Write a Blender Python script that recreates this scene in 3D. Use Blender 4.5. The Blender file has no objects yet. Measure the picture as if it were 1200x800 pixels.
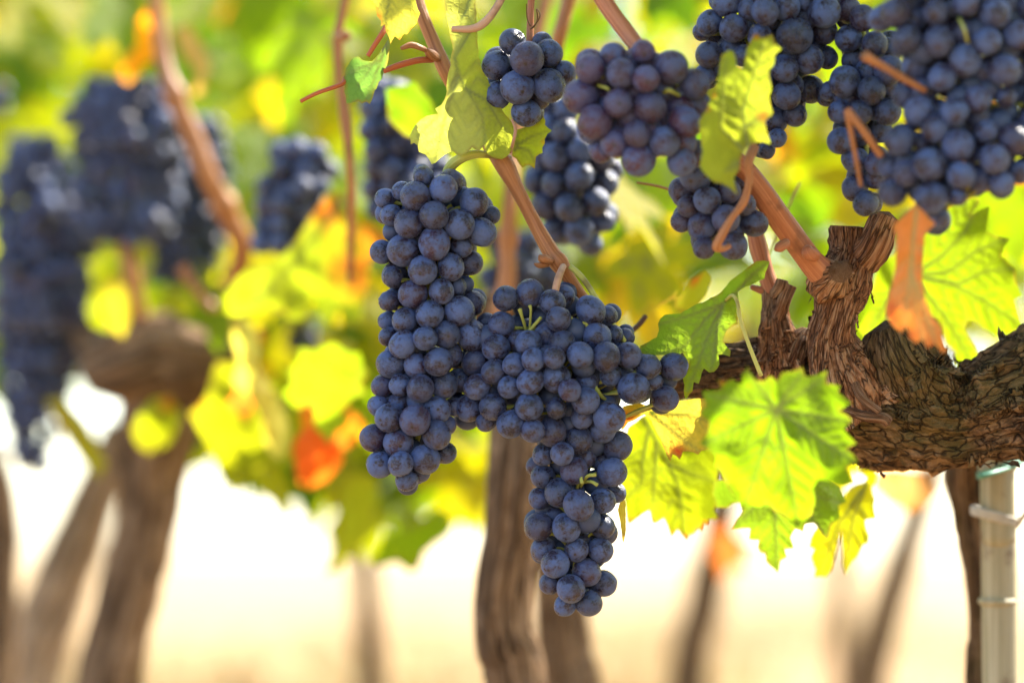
import bpy, bmesh, math, random
import numpy as np
from mathutils import Vector, Matrix, Quaternion, noise
from mathutils.geometry import delaunay_2d_cdt

# ------------------------------------------------------------------ scene, camera, sky, sun, exposure
S = bpy.context.scene
random.seed(7)
rng = np.random.default_rng(11)
CAM_H, PITCH, LENS = 0.60, math.radians(3.81), 108.0
FOC = 1.395
cam_d = bpy.data.cameras.new("camera")
cam = bpy.data.objects.new("camera", cam_d)
S.collection.objects.link(cam)
cam.location = (0, 0, CAM_H)
cam.rotation_euler = (math.pi / 2 + PITCH, 0, 0)
cam_d.lens = LENS
cam_d.sensor_width = 36
cam_d.clip_start = 0.05
cam_d.clip_end = 3000
cam_d.dof.use_dof = True
cam_d.dof.focus_distance = FOC
cam_d.dof.aperture_fstop = 3.4
cam_d.dof.aperture_blades = 0
S.camera = cam

SUN_AZ, SUN_EL = math.radians(55), math.radians(47)   # azimuth clockwise from +Y (view direction)
to_sun = Vector((math.sin(SUN_AZ) * math.cos(SUN_EL), math.cos(SUN_AZ) * math.cos(SUN_EL), math.sin(SUN_EL)))
W = bpy.data.worlds.new("World")
S.world = W
W.use_nodes = True
wt = W.node_tree
sky = wt.nodes.new("ShaderNodeTexSky")
sky.sky_type = 'NISHITA'
sky.sun_disc = False
sky.sun_elevation = SUN_EL
sky.sun_rotation = SUN_AZ
sky.dust_density = 0.8
wt.links.new(sky.outputs[0], wt.nodes["Background"].inputs[0])
wt.nodes["Background"].inputs[1].default_value = 0.15
sl = bpy.data.lights.new("sun", 'SUN')
sl.energy = 4.8
sl.angle = math.radians(0.55)
sl.color = (1.0, 0.93, 0.80)
so = bpy.data.objects.new("sun", sl)
so.rotation_euler = to_sun.to_track_quat('Z', 'Y').to_euler()
so.location = to_sun * 20
S.collection.objects.link(so)
S.view_settings.view_transform = 'Standard'
S.view_settings.look = 'None'
S.view_settings.gamma = 1
S.view_settings.exposure = 2.05
S.cycles.use_denoising = True
S.cycles.max_bounces = 8
S.cycles.transmission_bounces = 6
S.cycles.sample_clamp_indirect = 6

C = S.collection.objects
FWD = Vector((0, math.cos(PITCH), math.sin(PITCH)))
UP = Vector((0, -math.sin(PITCH), math.cos(PITCH)))
RT = Vector((1, 0, 0))
CAMP = Vector((0, 0, CAM_H))
K = 36.0 / (LENS * 1200)


def P(px, py, d):
    """a point of the place, given where it shows in the photograph and how far away it stands"""
    return CAMP + FWD * d + RT * ((px - 600) * d * K) + UP * ((400 - py) * d * K)


def proj(v):
    r = v - CAMP
    d = r.dot(FWD)
    if d < 0.1:
        return None
    return 600 + r.dot(RT) / d / K, 400 - r.dot(UP) / d / K, d


# ------------------------------------------------------------------ tagging helpers
def tag(o, label=None, cat=None, group=None, kind=None):
    if label: o["label"] = label
    if cat: o["category"] = cat
    if group: o["group"] = group
    if kind: o["kind"] = kind
    return o


def empty(name, loc, label, cat, group=None):
    o = bpy.data.objects.new(name, None)
    o.empty_display_size = 0.02
    o.location = loc
    C.link(o)
    return tag(o, label, cat, group)


def link_mesh(name, me, mat, parent=None, loc=(0, 0, 0)):
    o = bpy.data.objects.new(name, me)
    if mat and not me.materials: me.materials.append(mat)
    o.location = loc
    if parent: o.parent = parent
    C.link(o)
    return o


def smooth(me):
    me.polygons.foreach_set("use_smooth", [True] * len(me.polygons))


# ------------------------------------------------------------------ materials
class NT:
    def __init__(s, name):
        s.m = bpy.data.materials.new(name)
        s.m.use_nodes = True
        s.t = s.m.node_tree
        s.t.nodes.clear()
        s.out = s.t.nodes.new("ShaderNodeOutputMaterial")

    def n(s, typ, **kw):
        nd = s.t.nodes.new("ShaderNode" + typ)
        for k, v in kw.items():
            if k.startswith("i_"):
                key = k[2:].replace("_", " ")
                s.set(nd.inputs[key], v)
            elif k.startswith("x"):
                s.set(nd.inputs[int(k[1:])], v)
            else:
                setattr(nd, k, v)
        return nd

    def set(s, inp, v):
        if hasattr(v, "is_output"):
            s.t.links.new(v, inp)
        else:
            inp.default_value = v

    def mix(s, f, a, b, blend='MIX'):
        nd = s.t.nodes.new("ShaderNodeMix")
        nd.data_type = 'RGBA'
        nd.blend_type = blend
        s.set(nd.inputs[0], f)
        s.set(nd.inputs[6], a if hasattr(a, "is_output") else (*a, 1))
        s.set(nd.inputs[7], b if hasattr(b, "is_output") else (*b, 1))
        return nd.outputs[2]

    def math(s, op, a, b=0.0, clamp=False):
        nd = s.t.nodes.new("ShaderNodeMath")
        nd.operation = op
        nd.use_clamp = clamp
        s.set(nd.inputs[0], a)
        s.set(nd.inputs[1], b)
        return nd.outputs[0]

    def ramp(s, f, stops):
        nd = s.t.nodes.new("ShaderNodeValToRGB")
        el = nd.color_ramp.elements
        while len(el) < len(stops): el.new(0.5)
        for e, (p, c) in zip(el, stops):
            e.position = p
            e.color = (*c, 1) if len(c) == 3 else c
        s.set(nd.inputs[0], f)
        return nd.outputs[0]

    def maprange(s, f, a, b, c=0.0, d=1.0):
        nd = s.t.nodes.new("ShaderNodeMapRange")
        s.set(nd.inputs[0], f)
        for i, v in enumerate((a, b, c, d)): s.set(nd.inputs[1 + i], v)
        return nd.outputs[0]

    def noise(s, vec, scale, detail=3, rough=0.55):
        nd = s.t.nodes.new("ShaderNodeTexNoise")
        if vec is not None: s.set(nd.inputs["Vector"], vec)
        nd.inputs["Scale"].default_value = scale
        nd.inputs["Detail"].default_value = detail
        nd.inputs["Roughness"].default_value = rough
        return nd.outputs[0]

    def attr(s, name):
        nd = s.t.nodes.new("ShaderNodeAttribute")
        nd.attribute_name = name
        return nd

    def bump(s, h, strength, dist):
        nd = s.t.nodes.new("ShaderNodeBump")
        nd.inputs["Strength"].default_value = strength
        nd.inputs["Distance"].default_value = dist
        s.set(nd.inputs["Height"], h)
        return nd.outputs[0]

    def principled(s, **kw):
        nd = s.t.nodes.new("ShaderNodeBsdfPrincipled")
        for k, v in kw.items():
            key = k.replace("_", " ")
            s.set(nd.inputs[key], (*v, 1) if isinstance(v, tuple) and len(v) == 3 else v)
        return nd.outputs[0]

    def done(s, sh):
        s.t.links.new(sh, s.out.inputs[0])
        return s.m


def grape_material():
    t = NT("grape_skin")
    oi = t.n("ObjectInfo")
    rnd = oi.outputs["Random"]
    tc = t.n("TexCoord").outputs["Object"]
    off = t.n("VectorMath", operation='ADD')
    t.set(off.inputs[0], tc)
    sc = t.n("VectorMath", operation='SCALE')
    sc.inputs[0].default_value = (37.0, 91.0, 53.0)
    t.set(sc.inputs["Scale"], rnd)
    t.set(off.inputs[1], sc.outputs[0])
    v = off.outputs[0]
    # bloom (wax): large rubbed patches, fine mottling, scratches
    big = t.maprange(t.noise(v, 1.0, 5, 0.68), 0.41, 0.55)
    fine = t.maprange(t.noise(v, 6.0, 5, 0.75), 0.34, 0.62)
    rndb = t.maprange(t.math('FRACT', t.math('MULTIPLY', rnd, 17.31)), 0, 1, 0.40, 1.25)
    bl = t.math('MULTIPLY', t.math('SUBTRACT', t.math('ADD', t.math('MULTIPLY', big, 0.90), t.math('MULTIPLY', fine, 0.50)), 0.22), rndb, True)
    stretch = t.n("VectorMath", operation='MULTIPLY')
    t.set(stretch.inputs[0], v)
    stretch.inputs[1].default_value = (1.0, 6.0, 1.6)
    scr = t.maprange(t.noise(stretch.outputs[0], 3.2, 2, 0.5), 0.64, 0.70)
    bl = t.math('SUBTRACT', bl, t.math('MULTIPLY', scr, 0.55), True)
    skin = t.mix(t.math('FRACT', t.math('MULTIPLY', rnd, 5.77)), (0.007, 0.006, 0.014), (0.018, 0.009, 0.018))
    skin = t.mix(oi.outputs["Alpha"], (0.085, 0.018, 0.040), skin)          # a few bunches ripen later: redder skin
    col = t.mix(t.math('MULTIPLY', bl, 0.90), skin, (0.056, 0.091, 0.220))
    # stylar scar: small brown point at the berry's tip, with a thin ring
    sep = t.n("SeparateXYZ")
    t.set(sep.inputs[0], tc)
    rr = t.math('SQRT', t.math('ADD', t.math('POWER', sep.outputs[0], 2.0), t.math('POWER', sep.outputs[1], 2.0)))
    rr = t.math('ADD', rr, t.math('MULTIPLY', t.math('SUBTRACT', t.noise(v, 9.0, 2), 0.5), 0.10))
    low = t.math('LESS_THAN', sep.outputs[2], 0.0)
    scar = t.math('MULTIPLY', t.maprange(rr, 0.13, 0.08), low)
    halo = t.math('MULTIPLY', t.maprange(rr, 0.42, 0.12), low)
    col = t.mix(t.math('MULTIPLY', halo, 0.35), col, (0.040, 0.022, 0.024))
    col = t.mix(scar, col, (0.018, 0.010, 0.007))
    # a few freckles
    vor = t.n("TexVoronoi")
    t.set(vor.inputs["Vector"], v)
    vor.inputs["Scale"].default_value = 3.0
    fr = t.maprange(vor.outputs["Distance"], 0.055, 0.03)
    col = t.mix(t.math('MULTIPLY', fr, 0.7), col, (0.12, 0.075, 0.045))
    rough = t.maprange(bl, 0.0, 0.9, 0.22, 0.60)
    h = t.math('ADD', t.math('MULTIPLY', t.noise(v, 2.2, 2), 0.6), t.math('MULTIPLY', fine, 0.12))
    nb = t.bump(h, 0.25, 0.08)
    return t.done(t.principled(Base_Color=col, Roughness=rough, Normal=nb, Specular_IOR_Level=0.42,
                               Sheen_Weight=0.10, Sheen_Roughness=0.5, Sheen_Tint=(0.6, 0.65, 0.9)))


def leaf_material(island=False, dry=False):
    t = NT("foliage_leaf" if island else ("dry_leaf" if dry else "vine_leaf"))
    tc = t.n("TexCoord").outputs["Object"]
    if island:
        r = t.n("NewGeometry").outputs["Random Per Island"]
        base = t.ramp(r, [(0.0, (0.09, 0.23, 0.006)), (0.25, (0.19, 0.36, 0.006)), (0.50, (0.34, 0.46, 0.006)),
                          (0.80, (0.50, 0.53, 0.008)), (0.95, (0.60, 0.42, 0.02)), (0.99, (0.62, 0.22, 0.02))])
    else:
        base = t.n("ObjectInfo").outputs["Color"]
    n1 = t.maprange(t.noise(tc, 28, 3), 0.3, 0.7)
    n2 = t.maprange(t.noise(tc, 190, 4, 0.7), 0.35, 0.7)
    col = t.mix(t.math('MULTIPLY', n1, 0.55), base, t.mix(1.0, base, (1.25, 1.05, 0.9), 'MULTIPLY'))
    col = t.mix(t.math('MULTIPLY', n2, 0.35), col, t.mix(1.0, col, (0.62, 0.72, 0.7), 'MULTIPLY'))
    pale = t.attr("pale").outputs["Fac"]
    red = t.attr("red").outputs["Fac"]
    vein = t.attr("vein").outputs["Fac"]
    col = t.mix(t.math('MULTIPLY', pale, 0.7), col, (0.58, 0.62, 0.24))
    redf = t.math('MULTIPLY', red, t.maprange(t.noise(tc, 60, 3), 0.25, 0.5), True)
    col = t.mix(redf, col, t.mix(n2, (0.70, 0.22, 0.03), (0.60, 0.07, 0.035)))
    edge = t.math('MULTIPLY', t.attr("edge").outputs["Fac"], t.maprange(t.noise(tc, 85, 3), 0.42, 0.62))
    col = t.mix(t.math('MULTIPLY', edge, 0.75), col, (0.34, 0.19, 0.05))
    spots = t.maprange(t.noise(tc, 110, 2), 0.72, 0.77)
    col = t.mix(t.math('MULTIPLY', spots, 0.7), col, (0.16, 0.09, 0.03))
    refl = t.mix(1.0, col, (0.85, 0.85, 0.85) if dry else (0.42, 0.44, 0.40), 'MULTIPLY')
    refl = t.mix(t.math('MULTIPLY', vein, 0.7), refl, (0.42, 0.45, 0.17))
    col = t.mix(1.0, col, (1.30, 1.20, 0.6), 'MULTIPLY')
    tran = t.mix(t.math('MULTIPLY', vein, 1.15, True), col, (0.075, 0.10, 0.008))
    # fine net of small veins as relief
    vor = t.n("TexVoronoi", feature='DISTANCE_TO_EDGE')
    t.set(vor.inputs["Vector"], tc)
    vor.inputs["Scale"].default_value = 380
    net = t.maprange(vor.outputs["Distance"], 0.0, 0.22)
    tran = t.mix(t.math('MULTIPLY', t.math('SUBTRACT', 1.0, net), 0.12), tran, t.mix(1.0, tran, (0.6, 0.65, 0.5), 'MULTIPLY'))
    h = t.math('ADD', t.math('MULTIPLY', net, 0.45), t.math('MULTIPLY', t.noise(tc, 70, 3), 1.2))
    nb = t.bump(h, 0.35, 0.0007)
    pr = t.principled(Base_Color=refl, Roughness=0.46, Specular_IOR_Level=0.22, Normal=nb)
    tr = t.n("BsdfTranslucent")
    t.set(tr.inputs[0], tran)
    t.set(tr.inputs[1], nb)
    mx = t.n("MixShader")
    mx.inputs[0].default_value = 0.35 if dry else 0.62
    t.t.links.new(pr, mx.inputs[1])
    t.t.links.new(tr.outputs[0], mx.inputs[2])
    return t.done(mx.outputs[0])


def bark_material(name, dark, mid, light, moss=0.0):
    t = NT(name)
    v = t.attr("bark_co").outputs["Vector"]
    n1 = t.noise(v, 1.0, 5, 0.62)
    n2 = t.noise(v, 4.0, 4, 0.65)
    n3 = t.noise(t.n("TexCoord").outputs["Object"], 22, 3)
    f = t.math('ADD', t.math('MULTIPLY', n1, 0.6), t.math('MULTIPLY', n2, 0.4))
    col = t.ramp(f, [(0.34, dark), (0.50, mid), (0.68, light)])
    if moss:
        col = t.mix(t.math('MULTIPLY', t.maprange(n3, 0.45, 0.62), moss), col, (0.10, 0.085, 0.022))
    col = t.mix(t.math('MULTIPLY', t.maprange(t.noise(t.n('TexCoord').outputs['Object'], 48, 4, 0.7), 0.52, 0.66), 0.55), col, light)
    vor = t.n("TexVoronoi", feature='DISTANCE_TO_EDGE')
    dis = t.n("VectorMath", operation='ADD')
    t.set(dis.inputs[0], v)
    nz = t.n("TexNoise"); t.set(nz.inputs["Vector"], v); nz.inputs["Scale"].default_value = 1.5
    t.set(dis.inputs[1], nz.outputs["Color"])
    t.set(vor.inputs["Vector"], dis.outputs[0])
    vor.inputs["Scale"].default_value = 1.5
    crack = t.maprange(vor.outputs["Distance"], 0.0, 0.09)
    col = t.mix(crack, t.mix(1.0, col, (0.25, 0.22, 0.20), 'MULTIPLY'), col)
    hgt = t.math('ADD', t.math('ADD', n1, t.math('MULTIPLY', n2, 0.7)), t.math('MULTIPLY', crack, 0.8))
    return t.done(t.principled(Base_Color=col, Roughness=0.85, Specular_IOR_Level=0.2, Normal=t.bump(hgt, 0.9, 0.004)))


def cane_material(name, a, b):
    t = NT(name)
    v = t.attr("bark_co").outputs["Vector"]
    n1 = t.noise(v, 1.4, 4, 0.6)
    n2 = t.noise(t.n("TexCoord").outputs["Object"], 60, 4)
    st = t.n("VectorMath", operation='MULTIPLY')
    t.set(st.inputs[0], v)
    st.inputs[1].default_value = (0.35, 5.0, 5.0)
    n3 = t.noise(st.outputs[0], 1.0, 3, 0.6)
    col = t.mix(t.maprange(t.math('ADD', t.math('MULTIPLY', n1, 0.5), t.math('MULTIPLY', n3, 0.5)), 0.36, 0.62), a, b)
    col = t.mix(t.math('MULTIPLY', t.maprange(n2, 0.58, 0.7), 0.6), col, (0.10, 0.04, 0.02))
    return t.done(t.principled(Base_Color=col, Roughness=0.5, Specular_IOR_Level=0.35, Normal=t.bump(t.math('ADD', n1, t.math('MULTIPLY', n2, 0.5)), 0.7, 0.0012)))


def simple(name, col, rough=0.6, var=0.3, scale=80, spec=0.3):
    t = NT(name)
    n = t.noise(t.n("TexCoord").outputs["Object"], scale, 4)
    c = t.mix(t.math('MULTIPLY', t.maprange(n, 0.3, 0.7), var), col, tuple(x * 0.45 for x in col))
    return t.done(t.principled(Base_Color=c, Roughness=rough, Specular_IOR_Level=spec, Normal=t.bump(n, 0.3, 0.001)))


def ground_material():
    t = NT("dry_ground")
    tc = t.n("TexCoord").outputs["Object"]
    a = t.noise(tc, 0.5, 5, 0.6)
    b = t.noise(tc, 9.0, 4, 0.65)
    col = t.ramp(a, [(0.36, (0.22, 0.10, 0.038)), (0.46, (0.30, 0.175, 0.078)), (0.56, (0.38, 0.27, 0.135)), (0.66, (0.22, 0.19, 0.065))])
    col = t.mix(t.math('MULTIPLY', t.maprange(b, 0.45, 0.7), 0.5), col, (0.26, 0.16, 0.08))
    # far haze painted in: soil colour fades paler with distance, with a ragged edge
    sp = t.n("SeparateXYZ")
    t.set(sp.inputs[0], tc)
    far_haze = t.maprange(t.math('ADD', sp.outputs[1], t.math('MULTIPLY', t.math('SUBTRACT', t.noise(tc, 0.25, 3), 0.5), 40.0)), 14.0, 42.0)
    col = t.mix(far_haze, col, (0.37, 0.262, 0.135))
    return t.done(t.principled(Base_Color=col, Roughness=0.95, Specular_IOR_Level=0.1, Normal=t.bump(b, 0.6, 0.05)))


M_GRAPE = grape_material()
M_INNER = simple('inner_grape_skin', (0.040, 0.058, 0.125), 0.5, 0.6, 120)
M_LEAF = leaf_material()
M_FOL = leaf_material(True)
M_DRY = leaf_material(False, True)
M_BARK = bark_material("old_bark", (0.020, 0.012, 0.008), (0.125, 0.064, 0.030), (0.33, 0.20, 0.11), 0.5)
M_BARK2 = bark_material("trunk_bark", (0.06, 0.033, 0.017), (0.175, 0.102, 0.053), (0.38, 0.25, 0.15))
M_SUNBARK = bark_material("sunlit_bark", (0.16, 0.10, 0.06), (0.34, 0.23, 0.15), (0.52, 0.39, 0.28))  # trunk bark colour lightened to paint sunlight on the rear left trunk
M_SPUR = bark_material("spur_bark", (0.05, 0.022, 0.012), (0.27, 0.115, 0.052), (0.52, 0.33, 0.20))
M_CANE = cane_material("cane_bark", (0.20, 0.066, 0.020), (0.42, 0.185, 0.072))
M_REDCANE = cane_material("red_cane_bark", (0.24, 0.070, 0.030), (0.44, 0.180, 0.085))
M_REDPET = cane_material("red_petiole", (0.28, 0.035, 0.012), (0.45, 0.12, 0.03))
M_STEM = cane_material("green_stem", (0.30, 0.34, 0.05), (0.42, 0.40, 0.10))
M_PINK = cane_material("pink_stem", (0.40, 0.17, 0.13), (0.48, 0.33, 0.18))
M_YEL = cane_material("yellow_petiole", (0.52, 0.48, 0.08), (0.62, 0.52, 0.16))
M_POLE = cane_material("bamboo", (0.22, 0.185, 0.09), (0.42, 0.36, 0.235))
M_TIE = simple("tie_plastic", (0.10, 0.30, 0.22), 0.4, 0.2)
M_TWINE = simple("tie_twine", (0.52, 0.47, 0.40), 0.8, 0.5, 300)
M_GRASS = simple("dry_grass", (0.58, 0.42, 0.20), 0.8, 0.5, 3)
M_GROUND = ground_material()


# ------------------------------------------------------------------ geometry helpers
def catmull(pts, n):
    """pts: list of (Vector, radius); returns n samples"""
    p = [np.array([*v, r]) for v, r in pts]
    p = [2 * p[0] - p[1]] + p + [2 * p[-1] - p[-2]]
    out = []
    m = len(p) - 3
    for i in range(n):
        u = i / (n - 1) * m
        k = min(int(u), m - 1)
        f = u - k
        a, b, c, d = p[k:k + 4]
        out.append(0.5 * ((2 * b) + (-a + c) * f + (2 * a - 5 * b + 4 * c - d) * f * f + (-a + 3 * b - 3 * c + d) * f ** 3))
    return [(Vector(o[:3]), max(o[3], 1e-5)) for o in out]


def tube_into(V, F, BC, pts, n=40, seg=12, rough=0.0, ridge=3.0, along=25.0, seed=0, nodes=0, lump=0.0, cap_flat=False, twist=0.0, flakes=0):
    samp = catmull(pts, n)
    base = len(V)
    s = 0.0
    T = (samp[1][0] - samp[0][0]).normalized()
    N = T.orthogonal().normalized()
    sc = 1.0 / max(samp[len(samp) // 2][1], 1e-4)
    for i, (c, r) in enumerate(samp):
        if i:
            s += (c - samp[i - 1][0]).length
            T2 = (samp[min(i + 1, n - 1)][0] - samp[i - 1][0]).normalized()
            N = (T.rotation_difference(T2) @ N).normalized()
            T = T2
        B = T.cross(N)
        rr = r
        if nodes:
            ph = (s / nodes) % 1.0
            rr *= 1 + 0.35 * math.exp(-((ph - 0.5) / 0.07) ** 2)
        for k in range(seg):
            th = 2 * math.pi * k / seg + twist * s
            ct, sn = math.cos(th), math.sin(th)
            q = rr
            if rough:
                co = Vector((s * along + seed * 7.3, ct * ridge, sn * ridge + seed))
                f1 = 1 - abs(noise.noise(co)) * 2.2
                f2 = noise.noise(co * 2.3 + Vector((3, 1, 9)))
                if seg > 60:
                    wv = noise.noise_vector(co * 0.9) * 0.55
                    pc = Vector((co.x * 1.25, co.y * 0.9, co.z * 0.9)) + wv * 1.4
                    dd, pp = noise.voronoi(pc)
                    plate = min(1.0, (dd[1] - dd[0]) * 2.6)
                    hgt = noise.cell(pp[0] * 3.7)
                    q *= 1 + rough * (0.9 * (plate - 0.6) + 1.1 * (hgt - 0.5) * plate + 0.4 * (f1 - 0.4) + 0.5 * f2)
                    q *= 1 - 0.16 * max(0.0, noise.noise(co * 0.42 + Vector((7, 2, 5))) - 0.12) / 0.4
                else:
                    q *= 1 + rough * (f1 - 0.4) + rough * 0.5 * f2
            if lump and seg > 60:
                q *= 1 + 0.06 * noise.noise(Vector((s * along * 1.6, ct * ridge * 1.4, sn * ridge * 1.4 + seed))) + 0.035 * noise.noise(Vector((s * along * 5, ct * ridge * 3, sn * ridge * 3 + seed)))
            if lump:
                q *= 1 + lump * noise.noise(Vector((s * along * 0.35 + seed, ct * 0.8, sn * 0.8 + seed * 3)))
            V.append(c + (N * ct + B * sn) * q)
            BC.append((s * along * (1.1 if seg > 60 else 0.5) + seed * 3.1, ct * ridge, sn * ridge))
    for i in range(n - 1):
        for k in range(seg):
            a = base + i * seg + k
            b = base + i * seg + (k + 1) % seg
            F.append((a, b, b + seg, a + seg))
    fr = random.Random(seed + 77)
    for _ in range(flakes):                               # bark peeling off in strips
        i0 = fr.randrange(2, n - 26); k0 = fr.randrange(seg); m = fr.randrange(6, 24); wd = fr.randrange(1, 4); lift = fr.uniform(0.04, 0.26); up = fr.random() < 0.5
        b0 = len(V)
        for j in range(m + 1):
            i = i0 + j
            f = (j / m) if up else 1 - j / m
            for q in range(wd + 1):
                sv = V[base + i * seg + (k0 + q + (j // 4 if fr.random() < 0.3 else 0)) % seg]
                c, r = samp[i]
                V.append(sv + (sv - c).normalized() * r * (0.035 + lift * f * f + 0.03 * fr.random()))
                BC.append((BC[base + i * seg + (k0 + q) % seg][0] + seed + 5.5, BC[base + i * seg + (k0 + q) % seg][1] + 3 + i0, BC[base + i * seg + (k0 + q) % seg][2]))
        for j in range(m):
            for q in range(wd):
                a = b0 + j * (wd + 1) + q
                F.append((a, a + 1, a + wd + 2, a + wd + 1))
    for e, (c, r) in ((0, samp[0]), (n - 1, samp[-1])):
        V.append(c + (T * r * (0.1 if cap_flat else 0.4) if e else -T * 0))
        BC.append((s * along * 0.5, 0, 0))
        m = len(V) - 1
        for k in range(seg):
            a = base + e * seg + k
            b = base + e * seg + (k + 1) % seg
            F.append((b, a, m) if e == 0 else (a, b, m))


def tube_mesh(name, tubes, origin):
    V, F, BC = [], [], []
    for kw in tubes:
        kw = dict(kw)
        tube_into(V, F, BC, kw.pop("pts"), **kw)
    me = bpy.data.meshes.new(name)
    me.from_pydata([v - origin for v in V], [], F)
    at = me.attributes.new("bark_co", 'FLOAT_VECTOR', 'POINT')
    at.data.foreach_set("vector", [c for b in BC for c in b])
    smooth(me)
    me.validate()
    return me


def px_path(lst, d=None):
    """[(px, py, d, radius in px)] -> [(Vector, radius)]"""
    out = []
    for q in lst:
        if d is None:
            out.append((P(q[0], q[1], q[2]), q[3] * q[2] * K))
        else:
            out.append((P(q[0], q[1], d), q[2] * d * K))
    return out


def tube_part(name, mat, parent, tubes):
    o = parent.location if parent else tubes[0]["pts"][0][0]
    return link_mesh(name, tube_mesh(name, tubes, o), mat, parent, (0, 0, 0) if parent else o)


def to_ground(lst, d, r, lean=0.0):
    """continues a trunk path from its last pixel down to the soil"""
    v, r0 = lst[-1]
    z = v.z
    for f in (0.35, 0.7, 1.0):
        lst.append((Vector((v.x + lean * z * f, v.y + 0.01 * f, z * (1 - f) - (0.02 if f == 1 else 0))), r0 + (r - r0) * f))
    return lst


def tr(lst, s, ox, oy):
    return [(x / s + ox, y / s + oy) for x, y in lst]


def seg_dist(pts, poly):
    """distance, signed side, and fraction along, of points to a polyline (numpy)"""
    best = np.full(len(pts), 1e9)
    side = np.zeros(len(pts))
    frac = np.zeros(len(pts))
    m = len(poly) - 1
    for i in range(m):
        a = np.array(poly[i]); b = np.array(poly[i + 1])
        ab = b - a
        t = np.clip(((pts - a) @ ab) / (ab @ ab), 0, 1)
        q = a + t[:, None] * ab
        dd = np.linalg.norm(pts - q, axis=1)
        cr = ab[0] * (pts[:, 1] - a[1]) - ab[1] * (pts[:, 0] - a[0])
        k = dd < best
        best[k] = dd[k]
        side[k] = np.sign(cr[k])
        frac[k] = (i + t[k]) / m
    return best, side, frac


def inside(pts, poly):
    x, y = pts[:, 0], pts[:, 1]
    r = np.zeros(len(pts), bool)
    n = len(poly)
    for i in range(n):
        x1, y1 = poly[i]
        x2, y2 = poly[(i + 1) % n]
        if y1 == y2: continue
        c = ((y1 > y) != (y2 > y)) & (x < (x2 - x1) * (y - y1) / (y2 - y1) + x1)
        r ^= c
    return r


def triangulate(outline, step, jag=0.0, rnd=random):
    pts = []
    n = len(outline)
    for i in range(n):
        a = Vector(outline[i]); b = Vector(outline[(i + 1) % n])
        L = (b - a).length
        k = max(1, int(L / (step * 1.4)))
        nn = Vector((-(b - a).y, (b - a).x)) / max(L, 1e-6)
        for j in range(k):
            q = a + (b - a) * (j / k)
            if j: q = q + nn * rnd.uniform(-jag, jag)
            pts.append((q.x, q.y))
    A = np.array(pts)
    lo, hi = A.min(0), A.max(0)
    g = []
    row = 0
    y = lo[1]
    while y < hi[1]:
        x = lo[0] + (step / 2 if row % 2 else 0)
        while x < hi[0]:
            g.append((x, y)); x += step
        y += step * 0.866
        row += 1
    g = np.array(g)
    g = g[inside(g, pts)]
    dd, _, _ = seg_dist(g, pts + [pts[0]])
    g = g[dd > step * 0.45]
    allp = [Vector(p) for p in pts] + [Vector(p) for p in g]
    ed = [(i, (i + 1) % len(pts)) for i in range(len(pts))]
    v, e, f, *_ = delaunay_2d_cdt(allp, ed, [], 1, 1e-4)
    return np.array([(q.x, q.y) for q in v]), [tuple(q) for q in f], len(pts)


def side_veins(main, outline):
    """secondary veins off the main ones"""
    out = []
    for m in main:
        a, b = np.array(m[0]), np.array(m[-1])
        L = np.linalg.norm(b - a)
        if L < 25: continue
        d = (b - a) / L
        nrm = np.array([-d[1], d[0]])
        for f in (0.28, 0.42, 0.56, 0.70, 0.83):
            q = a + (b - a) * f
            for sg in (1, -1):
                e = q + (d * 0.8 + nrm * sg * 0.75) * L * (0.42 * (1.05 - f))
                out.append([tuple(q), tuple(e)])
    return out


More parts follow.
